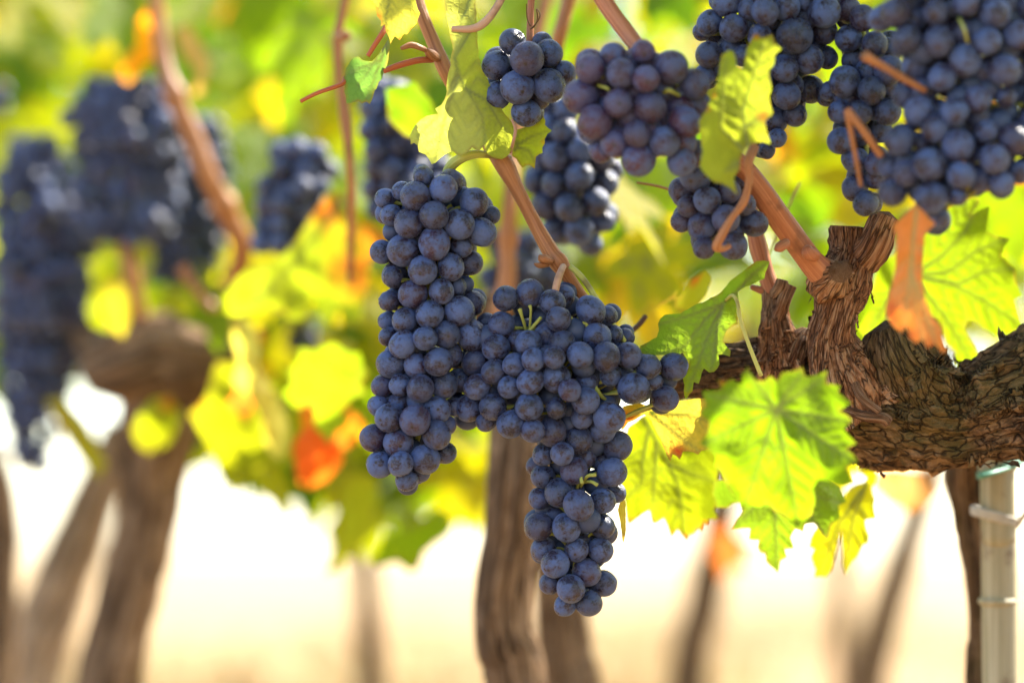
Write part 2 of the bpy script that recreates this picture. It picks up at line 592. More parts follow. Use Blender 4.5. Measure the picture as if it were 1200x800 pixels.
def leaf(name, outline, d, col, label, veins=(), crease=None, ck=0.0, pale_side=0, tilt=(0, 0), bend=(0, 0), wav=0.0027,
         step=3.2, reds=(), jag=0.7, group=None, cat="vine leaf", petiole=None, pet_mat=None, seed=1, palecol=1.0):
    """one vine leaf of the place: its edge is a leaf blade of real size at distance d, bent, creased and puckered in depth"""
    rd = random.Random(seed + int(outline[0][0]))
    pts, F, nb = triangulate(outline, step, jag, rd)
    cen = pts.mean(0)
    mm = d * K
    uv = (pts - cen) * mm
    z = tilt[0] * uv[:, 0] + tilt[1] * uv[:, 1]
    ext = max(np.ptp(uv[:, 0]), np.ptp(uv[:, 1])) / 2
    z = z + bend[0] * (uv[:, 0] / ext) ** 2 * ext + bend[1] * (uv[:, 1] / ext) ** 2 * ext
    wv = np.array([noise.noise(Vector((u * 26 + seed, v * 26, seed * 1.7))) + 0.45 * noise.noise(Vector((u * 85, v * 85 + seed, 3.3))) for u, v in uv])
    z = z + wav * 1.6 * wv
    pale = np.zeros(len(pts))
    if crease:
        cd, cs, _ = seg_dist(pts, crease)
        z = z + ck * np.sqrt((cd * mm) ** 2 + 0.002 ** 2) * 1.0
        if pale_side:
            pale = np.clip(cs * pale_side * cd / 6.0 + 0.2, 0, 1) * palecol
    vein = np.zeros(len(pts))
    if veins:
        allv = [(v, 1.0) for v in veins] + [(v, 0.45) for v in side_veins(veins, outline)]
        for v, w in allv:
            vd, _, fr = seg_dist(pts, v)
            wd = 0.62 * step + 0.3
            vein = np.maximum(vein, w * np.exp(-(vd / wd) ** 2) * (1 - 0.5 * fr))
        pd = np.full(len(pts), 1e9)
        for v, w in allv:
            vd, _, fr = seg_dist(pts, v)
            pd = np.minimum(pd, vd)
        z = z - 0.0014 * np.clip(pd / 12.0, 0, 1)       # blade bulges between its veins
        z = z + 0.0006 * vein
    red = np.zeros(len(pts))
    for rx, ry, rr in reds:
        dd = np.hypot(pts[:, 0] - rx, pts[:, 1] - ry)
        red = np.maximum(red, np.clip(1.35 - dd / rr, 0, 1))
    O = P(cen[0], cen[1], d)
    V = [P(x, y, d + float(zz)) - O for (x, y), zz in zip(pts, z)]
    me = bpy.data.meshes.new(name)
    me.from_pydata(V, [], F)
    ed_, _, _ = seg_dist(pts, list(outline) + [outline[0]])
    edge = np.exp(-(ed_ / 2.2) ** 2)
    for nm, ar in (("edge", edge), ("vein", vein), ("pale", pale), ("red", red)):
        a = me.attributes.new(nm, 'FLOAT', 'POINT')
        a.data.foreach_set("value", ar.astype(np.float32))
    smooth(me)
    o = link_mesh(name, me, M_LEAF, None, O)
    o.color = (*col, 1)
    tag(o, label, cat, group)
    if petiole:
        link_mesh("petiole", tube_mesh("petiole", [dict(pts=px_path(petiole), n=24, seg=10)], O), pet_mat or M_STEM, o)
    return o


def unit_leaf(seed, lobes=1.0, cup=0.25, step=0.085, teeth=True):
    """a five-lobed toothed vine leaf blade, unit width, base at the origin, tip along +Y"""
    rd = random.Random(seed)
    spec = [(90, 1.0, 30), (38, 0.86, 26), (142, 0.86, 26), (-18, 0.66, 30), (198, 0.66, 30)]
    spec = [(a + rd.uniform(-5, 5), l * rd.uniform(0.9, 1.08), w) for a, l, w in spec]
    out = []
    n = 84 if teeth else 30
    for i in range(n):
        th = -78 + 336 * i / (n - 1)
        r = 0.30
        for a, l, w in spec:
            dlt = abs(th - a)
            r = max(r, l * max(0.0, 1 - (dlt / (w * 2.1)) ** 1.5) * (0.72 + 0.28 * max(0, 1 - dlt / w)))
        if teeth: r *= 1 + 0.075 * (1 if i % 3 == 0 else -0.35) + rd.uniform(-0.02, 0.02)
        out.append((0.55 * r * math.cos(math.radians(th)), 0.55 * r * math.sin(math.radians(th)) + 0.0))
    pts, F, _ = triangulate(out, step, 0.0, rd)
    veins = [[(0, 0), (0.55 * l * math.cos(math.radians(a)), 0.55 * l * math.sin(math.radians(a)))] for a, l, w in spec]
    z = cup * np.abs(pts[:, 0]) * 0.8 - 0.55 * cup * pts[:, 1] ** 2 * 2.0
    z = z + np.array([0.055 * noise.noise(Vector((x * 5 + seed, y * 5, seed))) for x, y in pts])
    vein = np.zeros(len(pts))
    for v in veins:
        vd, _, fr = seg_dist(pts, v)
        vein = np.maximum(vein, np.exp(-(vd / 0.02) ** 2))
    return pts, F, z, vein


# ------------------------------------------------------------------ setting: ground
me = bpy.data.meshes.new("ground")
bm = bmesh.new()
NG = 60
def gx(i): t = i / NG * 2 - 1; return 900 * math.copysign(abs(t) ** 3, t)
gv = [[bm.verts.new((gx(i), gx(j) + 5, 0.02 * noise.noise(Vector((gx(i), gx(j), 0))) if abs(gx(i)) < 30 else 0)) for i in range(NG + 1)] for j in range(NG + 1)]
for j in range(NG):
    for i in range(NG):
        bm.faces.new((gv[j][i], gv[j][i + 1], gv[j + 1][i + 1], gv[j + 1][i]))
bm.to_mesh(me); bm.free()
smooth(me)
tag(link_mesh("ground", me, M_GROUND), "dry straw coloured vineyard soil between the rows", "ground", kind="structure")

# dry grass between the rows
V, F = [], []
for i in range(5200):
    dd = rng.uniform(2.5, 26)
    x = rng.uniform(-0.35, 0.35) * dd
    h = rng.uniform(0.03, 0.11)
    a = rng.uniform(0, 6.28)
    b = Vector((x, dd, -0.02))
    t = Vector((math.cos(a), math.sin(a), 0)) * 0.006
    lean = Vector((rng.normal() * 0.05, rng.normal() * 0.05, h))
    k = len(V)
    V += [b - t, b + t, b + lean * 0.6 + t * 0.6, b + lean * 0.6 - t * 0.6, b + lean * Vector((1.4, 1.4, 1)).length / 1.7]
    F += [(k, k + 1, k + 2, k + 3), (k + 3, k + 2, k + 4)]
for i in range(5200):
    dd = rng.uniform(11, 24)
    x = rng.uniform(-0.26, 0.26) * dd
    if noise.noise(Vector((x * 0.45, dd * 0.12, 2.0))) < -0.05: continue
    h = rng.uniform(0.06, 0.26) * (0.7 + noise.noise(Vector((x * 0.8, dd * 0.2, 7.0))))
    a = rng.uniform(0, 6.28)
    b = Vector((x, dd, -0.02))
    t = Vector((math.cos(a), math.sin(a), 0)) * 0.022
    lean = Vector((rng.normal() * 0.12, rng.normal() * 0.12, max(h, 0.04)))
    k = len(V)
    V += [b - t, b + t, b + lean * 0.6 + t * 0.7, b + lean * 0.6 - t * 0.7, b + lean]
    F += [(k, k + 1, k + 2, k + 3), (k + 3, k + 2, k + 4)]
me = bpy.data.meshes.new("dry_grass"); me.from_pydata(V, [], F)
tag(link_mesh("dry_grass", me, M_GRASS), "sparse dry grass on the sunlit soil between the rows", "grass", kind="stuff")

# ------------------------------------------------------------------ vines
def vine(px, py, d, label, group=None):
    g = P(px, py, d)
    return empty("grape_vine", Vector((g.x, g.y, 0)), label, "grape vine", group)


# the old vine on the right: gnarled arm, spurs, trunk outside the frame, canes
vr = vine(1330, 800, 1.42, "old gnarled vine whose thick peeling arm enters from the right edge")
tube_part("arm", M_BARK, vr, [
    dict(pts=px_path([(1345, 500, 1.43, 84), (1270, 455, 1.43, 82), (1200, 462, 1.435, 77), (1130, 488, 1.44, 66), (1060, 482, 1.44, 70),
                      (1000, 462, 1.44, 66), (940, 440, 1.445, 46), (880, 432, 1.45, 34), (830, 436, 1.455, 30), (790, 446, 1.46, 22)]),
         n=420, seg=130, rough=0.10, ridge=4.2, along=58, seed=2, lump=0.24, twist=1.5, flakes=120),
    dict(pts=px_path([(1078, 470, 1.43, 50), (1062, 440, 1.425, 50), (1048, 412, 1.42, 44), (1040, 385, 1.42, 26)]), n=110, seg=80, rough=0.13, ridge=4.2, along=55, seed=5, lump=0.45, flakes=20),
])
tube_part("trunk", M_BARK, vr, [dict(pts=px_path([(1345, 500, 1.43, 84), (1370, 620, 1.43, 86), (1362, 800, 1.43, 80)]) +
                                     [(Vector((0.29, 1.43, 0.25)), 0.032), (Vector((0.28, 1.43, -0.03)), 0.045)], n=120, seg=56, rough=0.18, ridge=3, along=22, seed=3, lump=0.15)])
tube_part("spur", M_SPUR, vr, [
    dict(pts=px_path([(1000, 480, 1.425, 54), (985, 440, 1.42, 43), (975, 400, 1.415, 31), (980, 368, 1.41, 28), (990, 335, 1.41, 35), (1002, 300, 1.41, 27), (1006, 268, 1.41, 29)]),
         n=200, seg=90, rough=0.09, ridge=4.2, along=52, seed=8, lump=0.50, cap_flat=True, flakes=36),
    dict(pts=px_path([(965, 340, 1.41, 20), (975, 325, 1.40, 24), (985, 318, 1.392, 14)]), n=30, seg=36, rough=0.2, ridge=2, along=60, seed=12, lump=0.3),
    dict(pts=px_path([(1012, 306, 1.41, 20), (1026, 288, 1.40, 20), (1034, 268, 1.40, 18), (1040, 254, 1.40, 16)]), n=40, seg=36, rough=0.12, ridge=2, along=60, seed=14, lump=0.2),
])
tube_part("spur", M_SPUR, vr, [
    dict(pts=px_path([(918, 446, 1.44, 42), (914, 412, 1.435, 30), (910, 385, 1.43, 20), (908, 360, 1.43, 15), (905, 338, 1.43, 12)]), n=130, seg=70, rough=0.14, ridge=3.8, along=60, seed=21, lump=0.5, flakes=26),
    dict(pts=px_path([(925, 425, 1.43, 17), (935, 400, 1.43, 13), (945, 386, 1.43, 5)]), n=40, seg=30, rough=0.3, ridge=2, along=60, seed=23, lump=0.3),
    dict(pts=px_path([(912, 372, 1.425, 8), (919, 352, 1.42, 8), (926, 334, 1.42, 8)]), n=30, seg=24, rough=0.1, ridge=2, along=60, seed=25, cap_flat=True),
    dict(pts=px_path([(908, 345, 1.425, 7), (915, 336, 1.42, 8), (917, 328, 1.42, 7)]), n=20, seg=24, rough=0.1, ridge=2, along=60, seed=26, cap_flat=True),
])
tube_part("cane", M_REDCANE, vr, [
    dict(pts=px_path([(972, 326, 1.40, 21), (950, 305, 1.395, 15), (918, 262, 1.385, 14), (890, 222, 1.375, 13.5), (868, 195, 1.37, 12.5), (850, 178, 1.365, 9)]), n=90, seg=28, rough=0.035, ridge=1.5, along=40, seed=31, lump=0.08),
    dict(pts=px_path([(921, 285, 1.375, 6), (913, 290, 1.37, 6), (908, 293, 1.37, 2)]), n=14, seg=14),
    dict(pts=px_path([(955, 300, 1.385, 7), (948, 296, 1.38, 9), (945, 289, 1.38, 5)]), n=14, seg=14)])
tube_part("cane", M_REDCANE, vr, [dict(pts=px_path([(905, 342, 1.43, 11), (897, 318, 1.43, 9.5), (889, 290, 1.43, 10.5), (884, 268, 1.43, 9), (880, 240, 1.43, 8)]), n=50, seg=22, rough=0.04, ridge=1.5, along=40, seed=33, lump=0.1),
                                   dict(pts=px_path([(905, 342, 1.43, 8), (893, 340, 1.43, 5), (880, 336, 1.43, 3)]), n=14, seg=12)])
tube_part("twig", M_SPUR, vr, [dict(pts=px_path([(985, 478, 1.385, 5), (1012, 487, 1.38, 6), (1035, 490, 1.378, 7), (1041, 496, 1.378, 6)]), n=30, seg=14, rough=0.1, ridge=2, along=60, seed=41),
                                   dict(pts=px_path([(1002, 450, 1.385, 5), (1010, 466, 1.38, 5), (1030, 483, 1.378, 6)]), n=30, seg=14, rough=0.1, ridge=2, along=60, seed=42)])
tube_part("twig", M_CANE, vr, [dict(pts=px_path([(1012, 65, 1.27, 6), (1035, 78, 1.275, 4.5), (1062, 94, 1.28, 4.5), (1084, 106, 1.285, 4)]), n=26, seg=12, rough=0.05, ridge=1.5, along=60, seed=43)])
tube_part("twig", M_CANE, vr, [dict(pts=px_path([(992, 128, 1.285, 5), (1008, 148, 1.285, 4.5), (1033, 182, 1.29, 5)]), n=26, seg=12, rough=0.05, ridge=1.5, along=60, seed=44),
                                dict(pts=px_path([(993, 132, 1.285, 4), (1001, 175, 1.29, 3), (1009, 218, 1.295, 2.5)]), n=26, seg=12, rough=0.05, ridge=1.5, along=60, seed=45)])

# mid vine: blurred trunk behind the two main bunches
vm = vine(600, 800, 1.66, "blurred vine whose leaning trunk stands between the two main bunches")
tube_part("trunk", M_BARK2, vm, [dict(pts=to_ground(px_path([(622, 420, 1.68, 33), (612, 480, 1.67, 34), (604, 560, 1.66, 32), (596, 640, 1.66, 32), (588, 705, 1.66, 34), (592, 755, 1.66, 35), (606, 810, 1.66, 35)]), 1.66, 0.024, 0.1),
                                      n=170, seg=48, rough=0.12, ridge=2.4, along=20, seed=51, lump=0.14)])
tube_part("arm", M_BARK2, vm, [dict(pts=px_path([(622, 430, 1.68, 38), (605, 385, 1.69, 24), (580, 360, 1.7, 18), (540, 372, 1.72, 14)]), n=60, seg=36, rough=0.15, ridge=2.4, along=24, seed=52, lump=0.15)])
tube_part("cane", M_CANE, vm, [dict(pts=px_path([(585, 372, 1.68, 12), (594, 330, 1.68, 11), (595, 285, 1.68, 9), (598, 232, 1.68, 9), (604, 160, 1.7, 8), (625, 60, 1.72, 8), (650, -40, 1.74, 7)]), n=60, seg=18, nodes=0.09, rough=0.03, ridge=1, along=20, seed=53)])

v2 = vine(655, 800, 1.95, "second dark vine trunk just right of the leaning middle trunk, behind the bunch tip")
tube_part("trunk", M_BARK2, v2, [dict(pts=to_ground(px_path([(610, 430, 1.98, 26), (628, 520, 1.96, 28), (648, 610, 1.95, 27), (656, 700, 1.95, 29), (662, 780, 1.95, 31), (668, 815, 1.95, 33)]), 1.95, 0.026, 0.05),
                                      n=120, seg=40, rough=0.14, ridge=2.4, along=20, seed=55, lump=0.14)])

# left vine: thick head under the blurred bunches
vl = vine(110, 800, 2.02, "thick blurred vine at left with a bulging brown head under the bunches")
tube_part("trunk", M_BARK2, vl, [dict(pts=to_ground(px_path([(196, 400, 2.02, 52), (194, 450, 2.02, 48), (188, 500, 2.02, 47), (182, 550, 2.02, 39), (178, 600, 2.02, 35), (158, 680, 2.02, 35), (138, 760, 2.02, 36), (128, 810, 2.02, 38)]), 2.02, 0.03, -0.12),
                                      n=150, seg=48, rough=0.13, ridge=2.4, along=16, seed=61, lump=0.16)])
tube_part("arm", M_BARK2, vl, [dict(pts=px_path([(112, 440, 2.02, 24), (150, 428, 2.0, 46), (188, 418, 2.0, 54), (226, 424, 2.0, 44), (256, 412, 2.02, 24), (290, 385, 2.05, 14)]), n=70, seg=40, rough=0.14, ridge=2.4, along=16, seed=62, lump=0.18),
                                dict(pts=px_path([(170, 420, 2.02, 40), (135, 420, 2.03, 30), (105, 400, 2.06, 18), (90, 370, 2.1, 12)]), n=60, seg=36, rough=0.14, ridge=2.4, along=16, seed=63, lump=0.18)])
tube_part("cane", M_CANE, vl, [dict(pts=px_path([(250, 385, 1.96, 12), (268, 340, 1.93, 12), (284, 292, 1.90, 12.5), (266, 248, 1.89, 12.5), (244, 205, 1.88, 12), (226, 160, 1.88, 12), (206, 115, 1.88, 11), (190, 60, 1.89, 9), (180, -30, 1.9, 8)]), n=100, seg=24, rough=0.03, ridge=1, along=20, seed=64, nodes=0.075)])
tube_part("cane", M_CANE, vl, [dict(pts=px_path([(165, 390, 1.99, 10), (158, 345, 1.98, 10), (150, 300, 1.98, 10), (140, 260, 2.0, 9)]), n=40, seg=18, rough=0.04, ridge=1, along=20, seed=65)])
tube_part("twig", M_CANE, vl, [dict(pts=px_path([(212, 312, 1.88, 6.5), (228, 335, 1.88, 5.5), (250, 362, 1.88, 6)]), n=24, seg=14, rough=0.04, ridge=1, along=20, seed=66)])

vp = vine(60, 800, 2.5, "pale sunlit vine trunk leaning right behind the thick left vine")
tube_part("trunk", M_SUNBARK, vp, [dict(pts=to_ground(px_path([(150, 500, 2.5, 28), (115, 575, 2.5, 28), (84, 650, 2.5, 31), (54, 730, 2.5, 34), (34, 810, 2.5, 36)]), 2.5, 0.036, -0.15), n=100, seg=36, rough=0.14, ridge=2.4, along=14, seed=71, lump=0.16)])
ve = vine(2, 800, 2.25, "slim dark vine trunk cut by the left edge")
tube_part("trunk", M_BARK2, ve, [dict(pts=to_ground(px_path([(-14, 520, 2.25, 16), (2, 600, 2.25, 19), (0, 690, 2.25, 20), (-4, 810, 2.25, 22)]), 2.25, 0.02, -0.02), n=90, seg=32, rough=0.14, ridge=2.4, along=16, seed=73, lump=0.16)])
vs = vine(1146, 800, 1.58, "slim dark vine stem climbing right beside the bamboo stake")
tube_part("trunk", M_BARK, vs, [dict(pts=to_ground(px_path([(1140, 520, 1.57, 26), (1138, 580, 1.58, 24), (1142, 640, 1.58, 16), (1148, 700, 1.58, 13), (1150, 750, 1.58, 13), (1148, 810, 1.58, 15)]), 1.58, 0.009, 0.0), n=120, seg=32, rough=0.2, ridge=2.4, along=26, seed=75, lump=0.2)])

# vines of the rows behind: trunks only show as soft stripes under the canopy
far = [(428, 620, 3.4, 15, "dim grey vine trunk under the hanging leaves at centre left"), (846, 600, 3.3, 21, "soft brown vine trunk below the green and yellow leaf"),
       (984, 600, 4.4, 12, "thin faint vine trunk below the bright yellow leaf"), (1090, 560, 3.0, 17, "soft leaning vine trunk left of the bamboo stake")]
for i, (px, py, d, r, lab) in enumerate(far):
    vf = vine(px, 800, d, lab, "vine trunks of the rows behind")
    ln = (-40 if i == 1 else (-70 if i == 3 else 8))
    pts = px_path([(px + 30, 380, d, r * 0.8), (px + 12, 500, d, r), (px, py, d, r), (px + ln * 0.5, py + 100, d, r), (px + ln, 800, d, r * 1.1)])
    tube_part("trunk", M_BARK2, vf, [dict(pts=to_ground(pts, d, pts[-1][1] * 1.2, 0.03), n=70, seg=20, rough=0.14, ridge=2.2, along=12, seed=80 + i, lump=0.2)])

# bamboo stake and its ties
st0 = P(1170, 800, 1.52)
stake = empty("bamboo_stake", Vector((st0.x, st0.y, 0)), "pale bamboo stake at lower right under the vine arm", "stake")
rs = 20.5 * 1.52 * K
tube_part("pole", M_POLE, stake, [dict(pts=[(P(1168, 500, 1.52), rs), (P(1170, 620, 1.52), rs), (P(1172, 760, 1.52), rs * 1.02), (Vector((st0.x + 0.001, st0.y, -0.05)), rs * 1.03)], n=160, seg=32, nodes=0.0, rough=0.015, ridge=2, along=20, seed=90)])
for y in (548, 704):
    tube_part("node", M_POLE, stake, [dict(pts=[(P(1169, y - 4, 1.52), rs * 1.02), (P(1169, y, 1.52), rs * 1.14), (P(1169, y + 4, 1.52), rs * 1.02)], n=12, seg=28)])
def ring(name, mat, cpx, cpy, d, rx, thick, label, cat, turns=2, tilt=0.1, tail=None):
    pts = []
    n = 20 * turns
    for i in range(n + 1):
        a = 2 * math.pi * i / 20
        pts.append((P(cpx + rx * math.cos(a), cpy + rx * tilt * math.cos(a) + (i / n - 0.5) * 9, d + rx * math.sin(a) * d * K), thick * d * K))
    if tail: pts += px_path(tail)
    o = link_mesh(name, tube_mesh(name, [dict(pts=pts, n=n * 3, seg=8)], pts[0][0]), mat, None, pts[0][0])
    return tag(o, label, cat)
ring("twine_tie", M_TWINE, 1166, 604, 1.522, 26, 3.2, "pale twine tied round the bamboo stake and dark stem", "tie", 3, 0.25, [(1205, 596, 1.50, 3)])
ring("plastic_tie", M_TIE, 1172, 548, 1.522, 26, 2.0, "green plastic tie round the stake just below the vine arm", "tie", 2, -0.35, [(1150, 558, 1.49, 3)])

# ------------------------------------------------------------------ shoots (canes that hang in front of the rows)
def shoot(label, mat, parts, name="vine_shoot", cat="vine shoot"):
    o0 = parts[0][1]["pts"][0][0]
    e = empty(name, o0, label, cat)
    for nm, kw in parts: tube_part(nm, kw.pop("mat", mat), e, [kw])
    return e

shoot("reddish brown shoot running down diagonally between the two main bunches", M_CANE, [
    ("cane", dict(pts=px_path([(482, -30, 1.425, 7.5), (492, 10, 1.42, 7.5), (508, 50, 1.418, 8), (523, 84, 1.415, 9), (545, 125, 1.42, 7.5), (572, 168, 1.415, 8), (590, 192, 1.41, 11.5), (606, 222, 1.41, 8.5), (627, 262, 1.41, 8.2), (646, 296, 1.408, 10), (655, 308, 1.407, 11.5), (666, 325, 1.41, 8), (684, 352, 1.415, 7.5), (712, 390, 1.43, 6), (738, 425, 1.44, 5)]),
                   n=180, seg=24, rough=0.05, ridge=1.4, along=40, seed=101)),
    ("bud", dict(pts=px_path([(646, 306, 1.402, 4), (636, 303, 1.398, 5.5), (632, 299, 1.397, 1.5)]), n=14, seg=12, rough=0.1, ridge=2, along=80, seed=102)),
    ("bud", dict(pts=px_path([(642, 310, 1.402, 3), (632, 311, 1.398, 3.4), (626, 309, 1.397, 1)]), n=12, seg=10)),
    ("bud", dict(pts=px_path([(512, 68, 1.412, 5), (504, 63, 1.405, 6), (500, 58, 1.402, 2)]), n=12, seg=12, rough=0.1, ridge=2, along=80, seed=103)),
    ("tendril_stub", dict(pts=px_path([(506, 62, 1.41, 3), (495, 57, 1.40, 3), (482, 53, 1.398, 3.6), (470, 57, 1.396, 2)]), n=20, seg=10, rough=0.15, ridge=2, along=80, seed=104)),
    ("petiole", dict(mat=M_REDPET, pts=px_path([(506, 70, 1.41, 4), (490, 71, 1.40, 3.8), (470, 76, 1.395, 3.8), (450, 83, 1.39, 3.2)]), n=24, seg=12)),
])
shoot("pale red shoot slanting above the upper middle bunch", M_REDCANE, [
    ("cane", dict(pts=px_path([(690, -30, 1.36, 10), (712, 8, 1.355, 10), (735, 40, 1.35, 10), (752, 62, 1.345, 9), (770, 90, 1.35, 7)]), n=50, seg=20, rough=0.04, ridge=1.4, along=40, seed=111))])
shoot("thin pink shoot curving over the long folded leaf", M_PINK, [
    ("cane", dict(pts=px_path([(598, -20, 1.385, 4.5), (580, 12, 1.385, 4.5), (566, 28, 1.385, 5), (552, 34, 1.385, 4.5), (530, 34, 1.387, 3.5)]), n=40, seg=14, rough=0.04, ridge=1.4, along=40, seed=113))])
shoot("thin red stalk holding the small nine-berry bunch", M_REDCANE, [
    ("cane", dict(pts=px_path([(624, -20, 1.4, 5), (622, 10, 1.4, 4), (621, 50, 1.4, 4.5), (620, 66, 1.4, 4)]), n=40, seg=14, rough=0.04, ridge=1.4, along=40, seed=115)),
    ("tendril", dict(mat=simple("dry_tendril", (0.14, 0.07, 0.02), 0.7), pts=px_path([(622, 34, 1.395, 1.2), (628, 28, 1.39, 1), (633, 18, 1.388, 0.9), (629, 11, 1.39, 0.8), (630, 22, 1.397, 0.8), (624, 33, 1.40, 0.8), (618, 22, 1.395, 0.8), (617, 5, 1.392, 0.7)]), n=60, seg=6))])
shoot("blurred orange shoot above the small bunch, leaning right", M_CANE, [
    ("cane", dict(pts=px_path([(674, -30, 1.58, 8), (664, 10, 1.58, 8), (655, 45, 1.58, 8), (648, 100, 1.6, 6)]), n=40, seg=16, rough=0.04, ridge=1.4, along=30, seed=117))])
shoot("blurred upright knotty shoot left of the small bluish leaf", M_CANE, [
    ("cane", dict(pts=px_path([(412, -30, 1.62, 5), (400, 20, 1.62, 5), (396, 45, 1.62, 6.5), (398, 90, 1.62, 5), (405, 138, 1.62, 7), (409, 180, 1.62, 5), (412, 240, 1.63, 5), (410, 330, 1.66, 4)]), n=90, seg=16, rough=0.05, ridge=1.4, along=30, seed=119)),
    ("bud", dict(pts=px_path([(396, 44, 1.615, 5), (405, 42, 1.60, 7), (410, 40, 1.6, 3)]), n=12, seg=12))])
shoot("bent bare red stalk pointing left below the bluish leaf", M_REDPET, [
    ("cane", dict(pts=px_path([(352, 119, 1.39, 2.2), (372, 109, 1.39, 2.4), (400, 99, 1.395, 2.6), (404, 92, 1.40, 2.6)]), n=30, seg=12, rough=0.04, ridge=1.4, along=40, seed=121))], "bare_stalk", "stalk")
shoot("short red stalk between the yellow leaf and the bluish leaf", M_REDPET, [
    ("cane", dict(pts=px_path([(431, 66, 1.39, 2.6), (441, 50, 1.39, 3), (450, 36, 1.392, 3.2), (460, 16, 1.4, 3)]), n=30, seg=12, rough=0.04, ridge=1.4, along=40, seed=123))], "bare_stalk", "stalk")
shoot("dried curling tendril hanging before the small lower right bunch", M_CANE, [
    ("cane", dict(pts=px_path([(884, 172, 1.335, 6), (877, 190, 1.33, 5.5), (878, 210, 1.33, 4.5), (872, 236, 1.33, 5), (858, 255, 1.33, 4.5), (846, 275, 1.33, 5), (840, 289, 1.332, 5.5), (848, 291, 1.335, 4), (855, 288, 1.337, 3)]), n=70, seg=14, rough=0.12, ridge=1.6, along=60, seed=125))], "dry_tendril", "tendril")
shoot("thin straw coloured stalk behind the arm's bare red cane", M_YEL, [
    ("cane", dict(pts=px_path([(938, 214, 1.5, 1.5), (925, 240, 1.5, 1.8), (912, 268, 1.5, 1.8), (900, 300, 1.5, 1.5)]), n=30, seg=8))], "bare_stalk", "stalk")
shoot("dark broken stalk poking out right of the main bunch", simple("dead_wood", (0.11, 0.06, 0.04), 0.8), [
    ("cane", dict(pts=px_path([(735, 392, 1.45, 3), (748, 381, 1.45, 3.2), (757, 370, 1.45, 3)]), n=20, seg=10, rough=0.1, ridge=2, along=60, seed=127))], "bare_stalk", "stalk")
shoot("fine brown stalk crossing left of the lower right bunch", M_CANE, [
    ("cane", dict(pts=px_path([(746, 214, 1.44, 1.2), (770, 218, 1.44, 1.5), (795, 226, 1.44, 1.6), (815, 236, 1.44, 1.5)]), n=24, seg=8))], "bare_stalk", "stalk")

# ------------------------------------------------------------------ grape bunches
def berry_mesh(seed):
    rd = random.Random(seed)
    bm = bmesh.new()
    bmesh.ops.create_uvsphere(bm, u_segments=28, v_segments=18, radius=1.0)
    dents = [(Vector((rd.gauss(0, 1), rd.gauss(0, 1), rd.gauss(0, 1))).normalized(), rd.uniform(0.02, 0.05)) for _ in range(3)]
    for v in bm.verts:
        n = v.co.normalized()
        r = 1 + 0.025 * noise.noise(n * 1.3 + Vector((seed * 3.1, 0, 0)))
        for dn, dp in dents:
            r -= dp * math.exp(-((n - dn).length / 0.45) ** 2)
        r -= 0.035 * math.exp(-((n - Vector((0, 0, -1))).length / 0.16) ** 2)
        v.co = n * r
        v.co.z *= 1.03
    me = bpy.data.meshes.new("grape")
    bm.to_mesh(me); bm.free()
    smooth(me)
    me.materials.append(M_GRAPE)
    return me

BERRY = [berry_mesh(i) for i in range(6)]
SHRIVEL = BERRY[0].copy()
for _v in SHRIVEL.vertices:
    _n = _v.co.normalized()
    _v.co = _n * (0.93 + 0.10 * noise.noise(_n * 3.1) - 0.09 * abs(noise.noise(Vector((_n.x * 5, _n.y * 5, _n.z * 1.5)))))
_b = bmesh.new(); bmesh.ops.create_icosphere(_b, subdivisions=3, radius=1.0)
_b.verts.ensure_lookup_table()
ICO_V = [v.co.copy() for v in _b.verts]; ICO_F = [tuple(v.index for v in f.verts) for f in _b.faces]; _b.free()


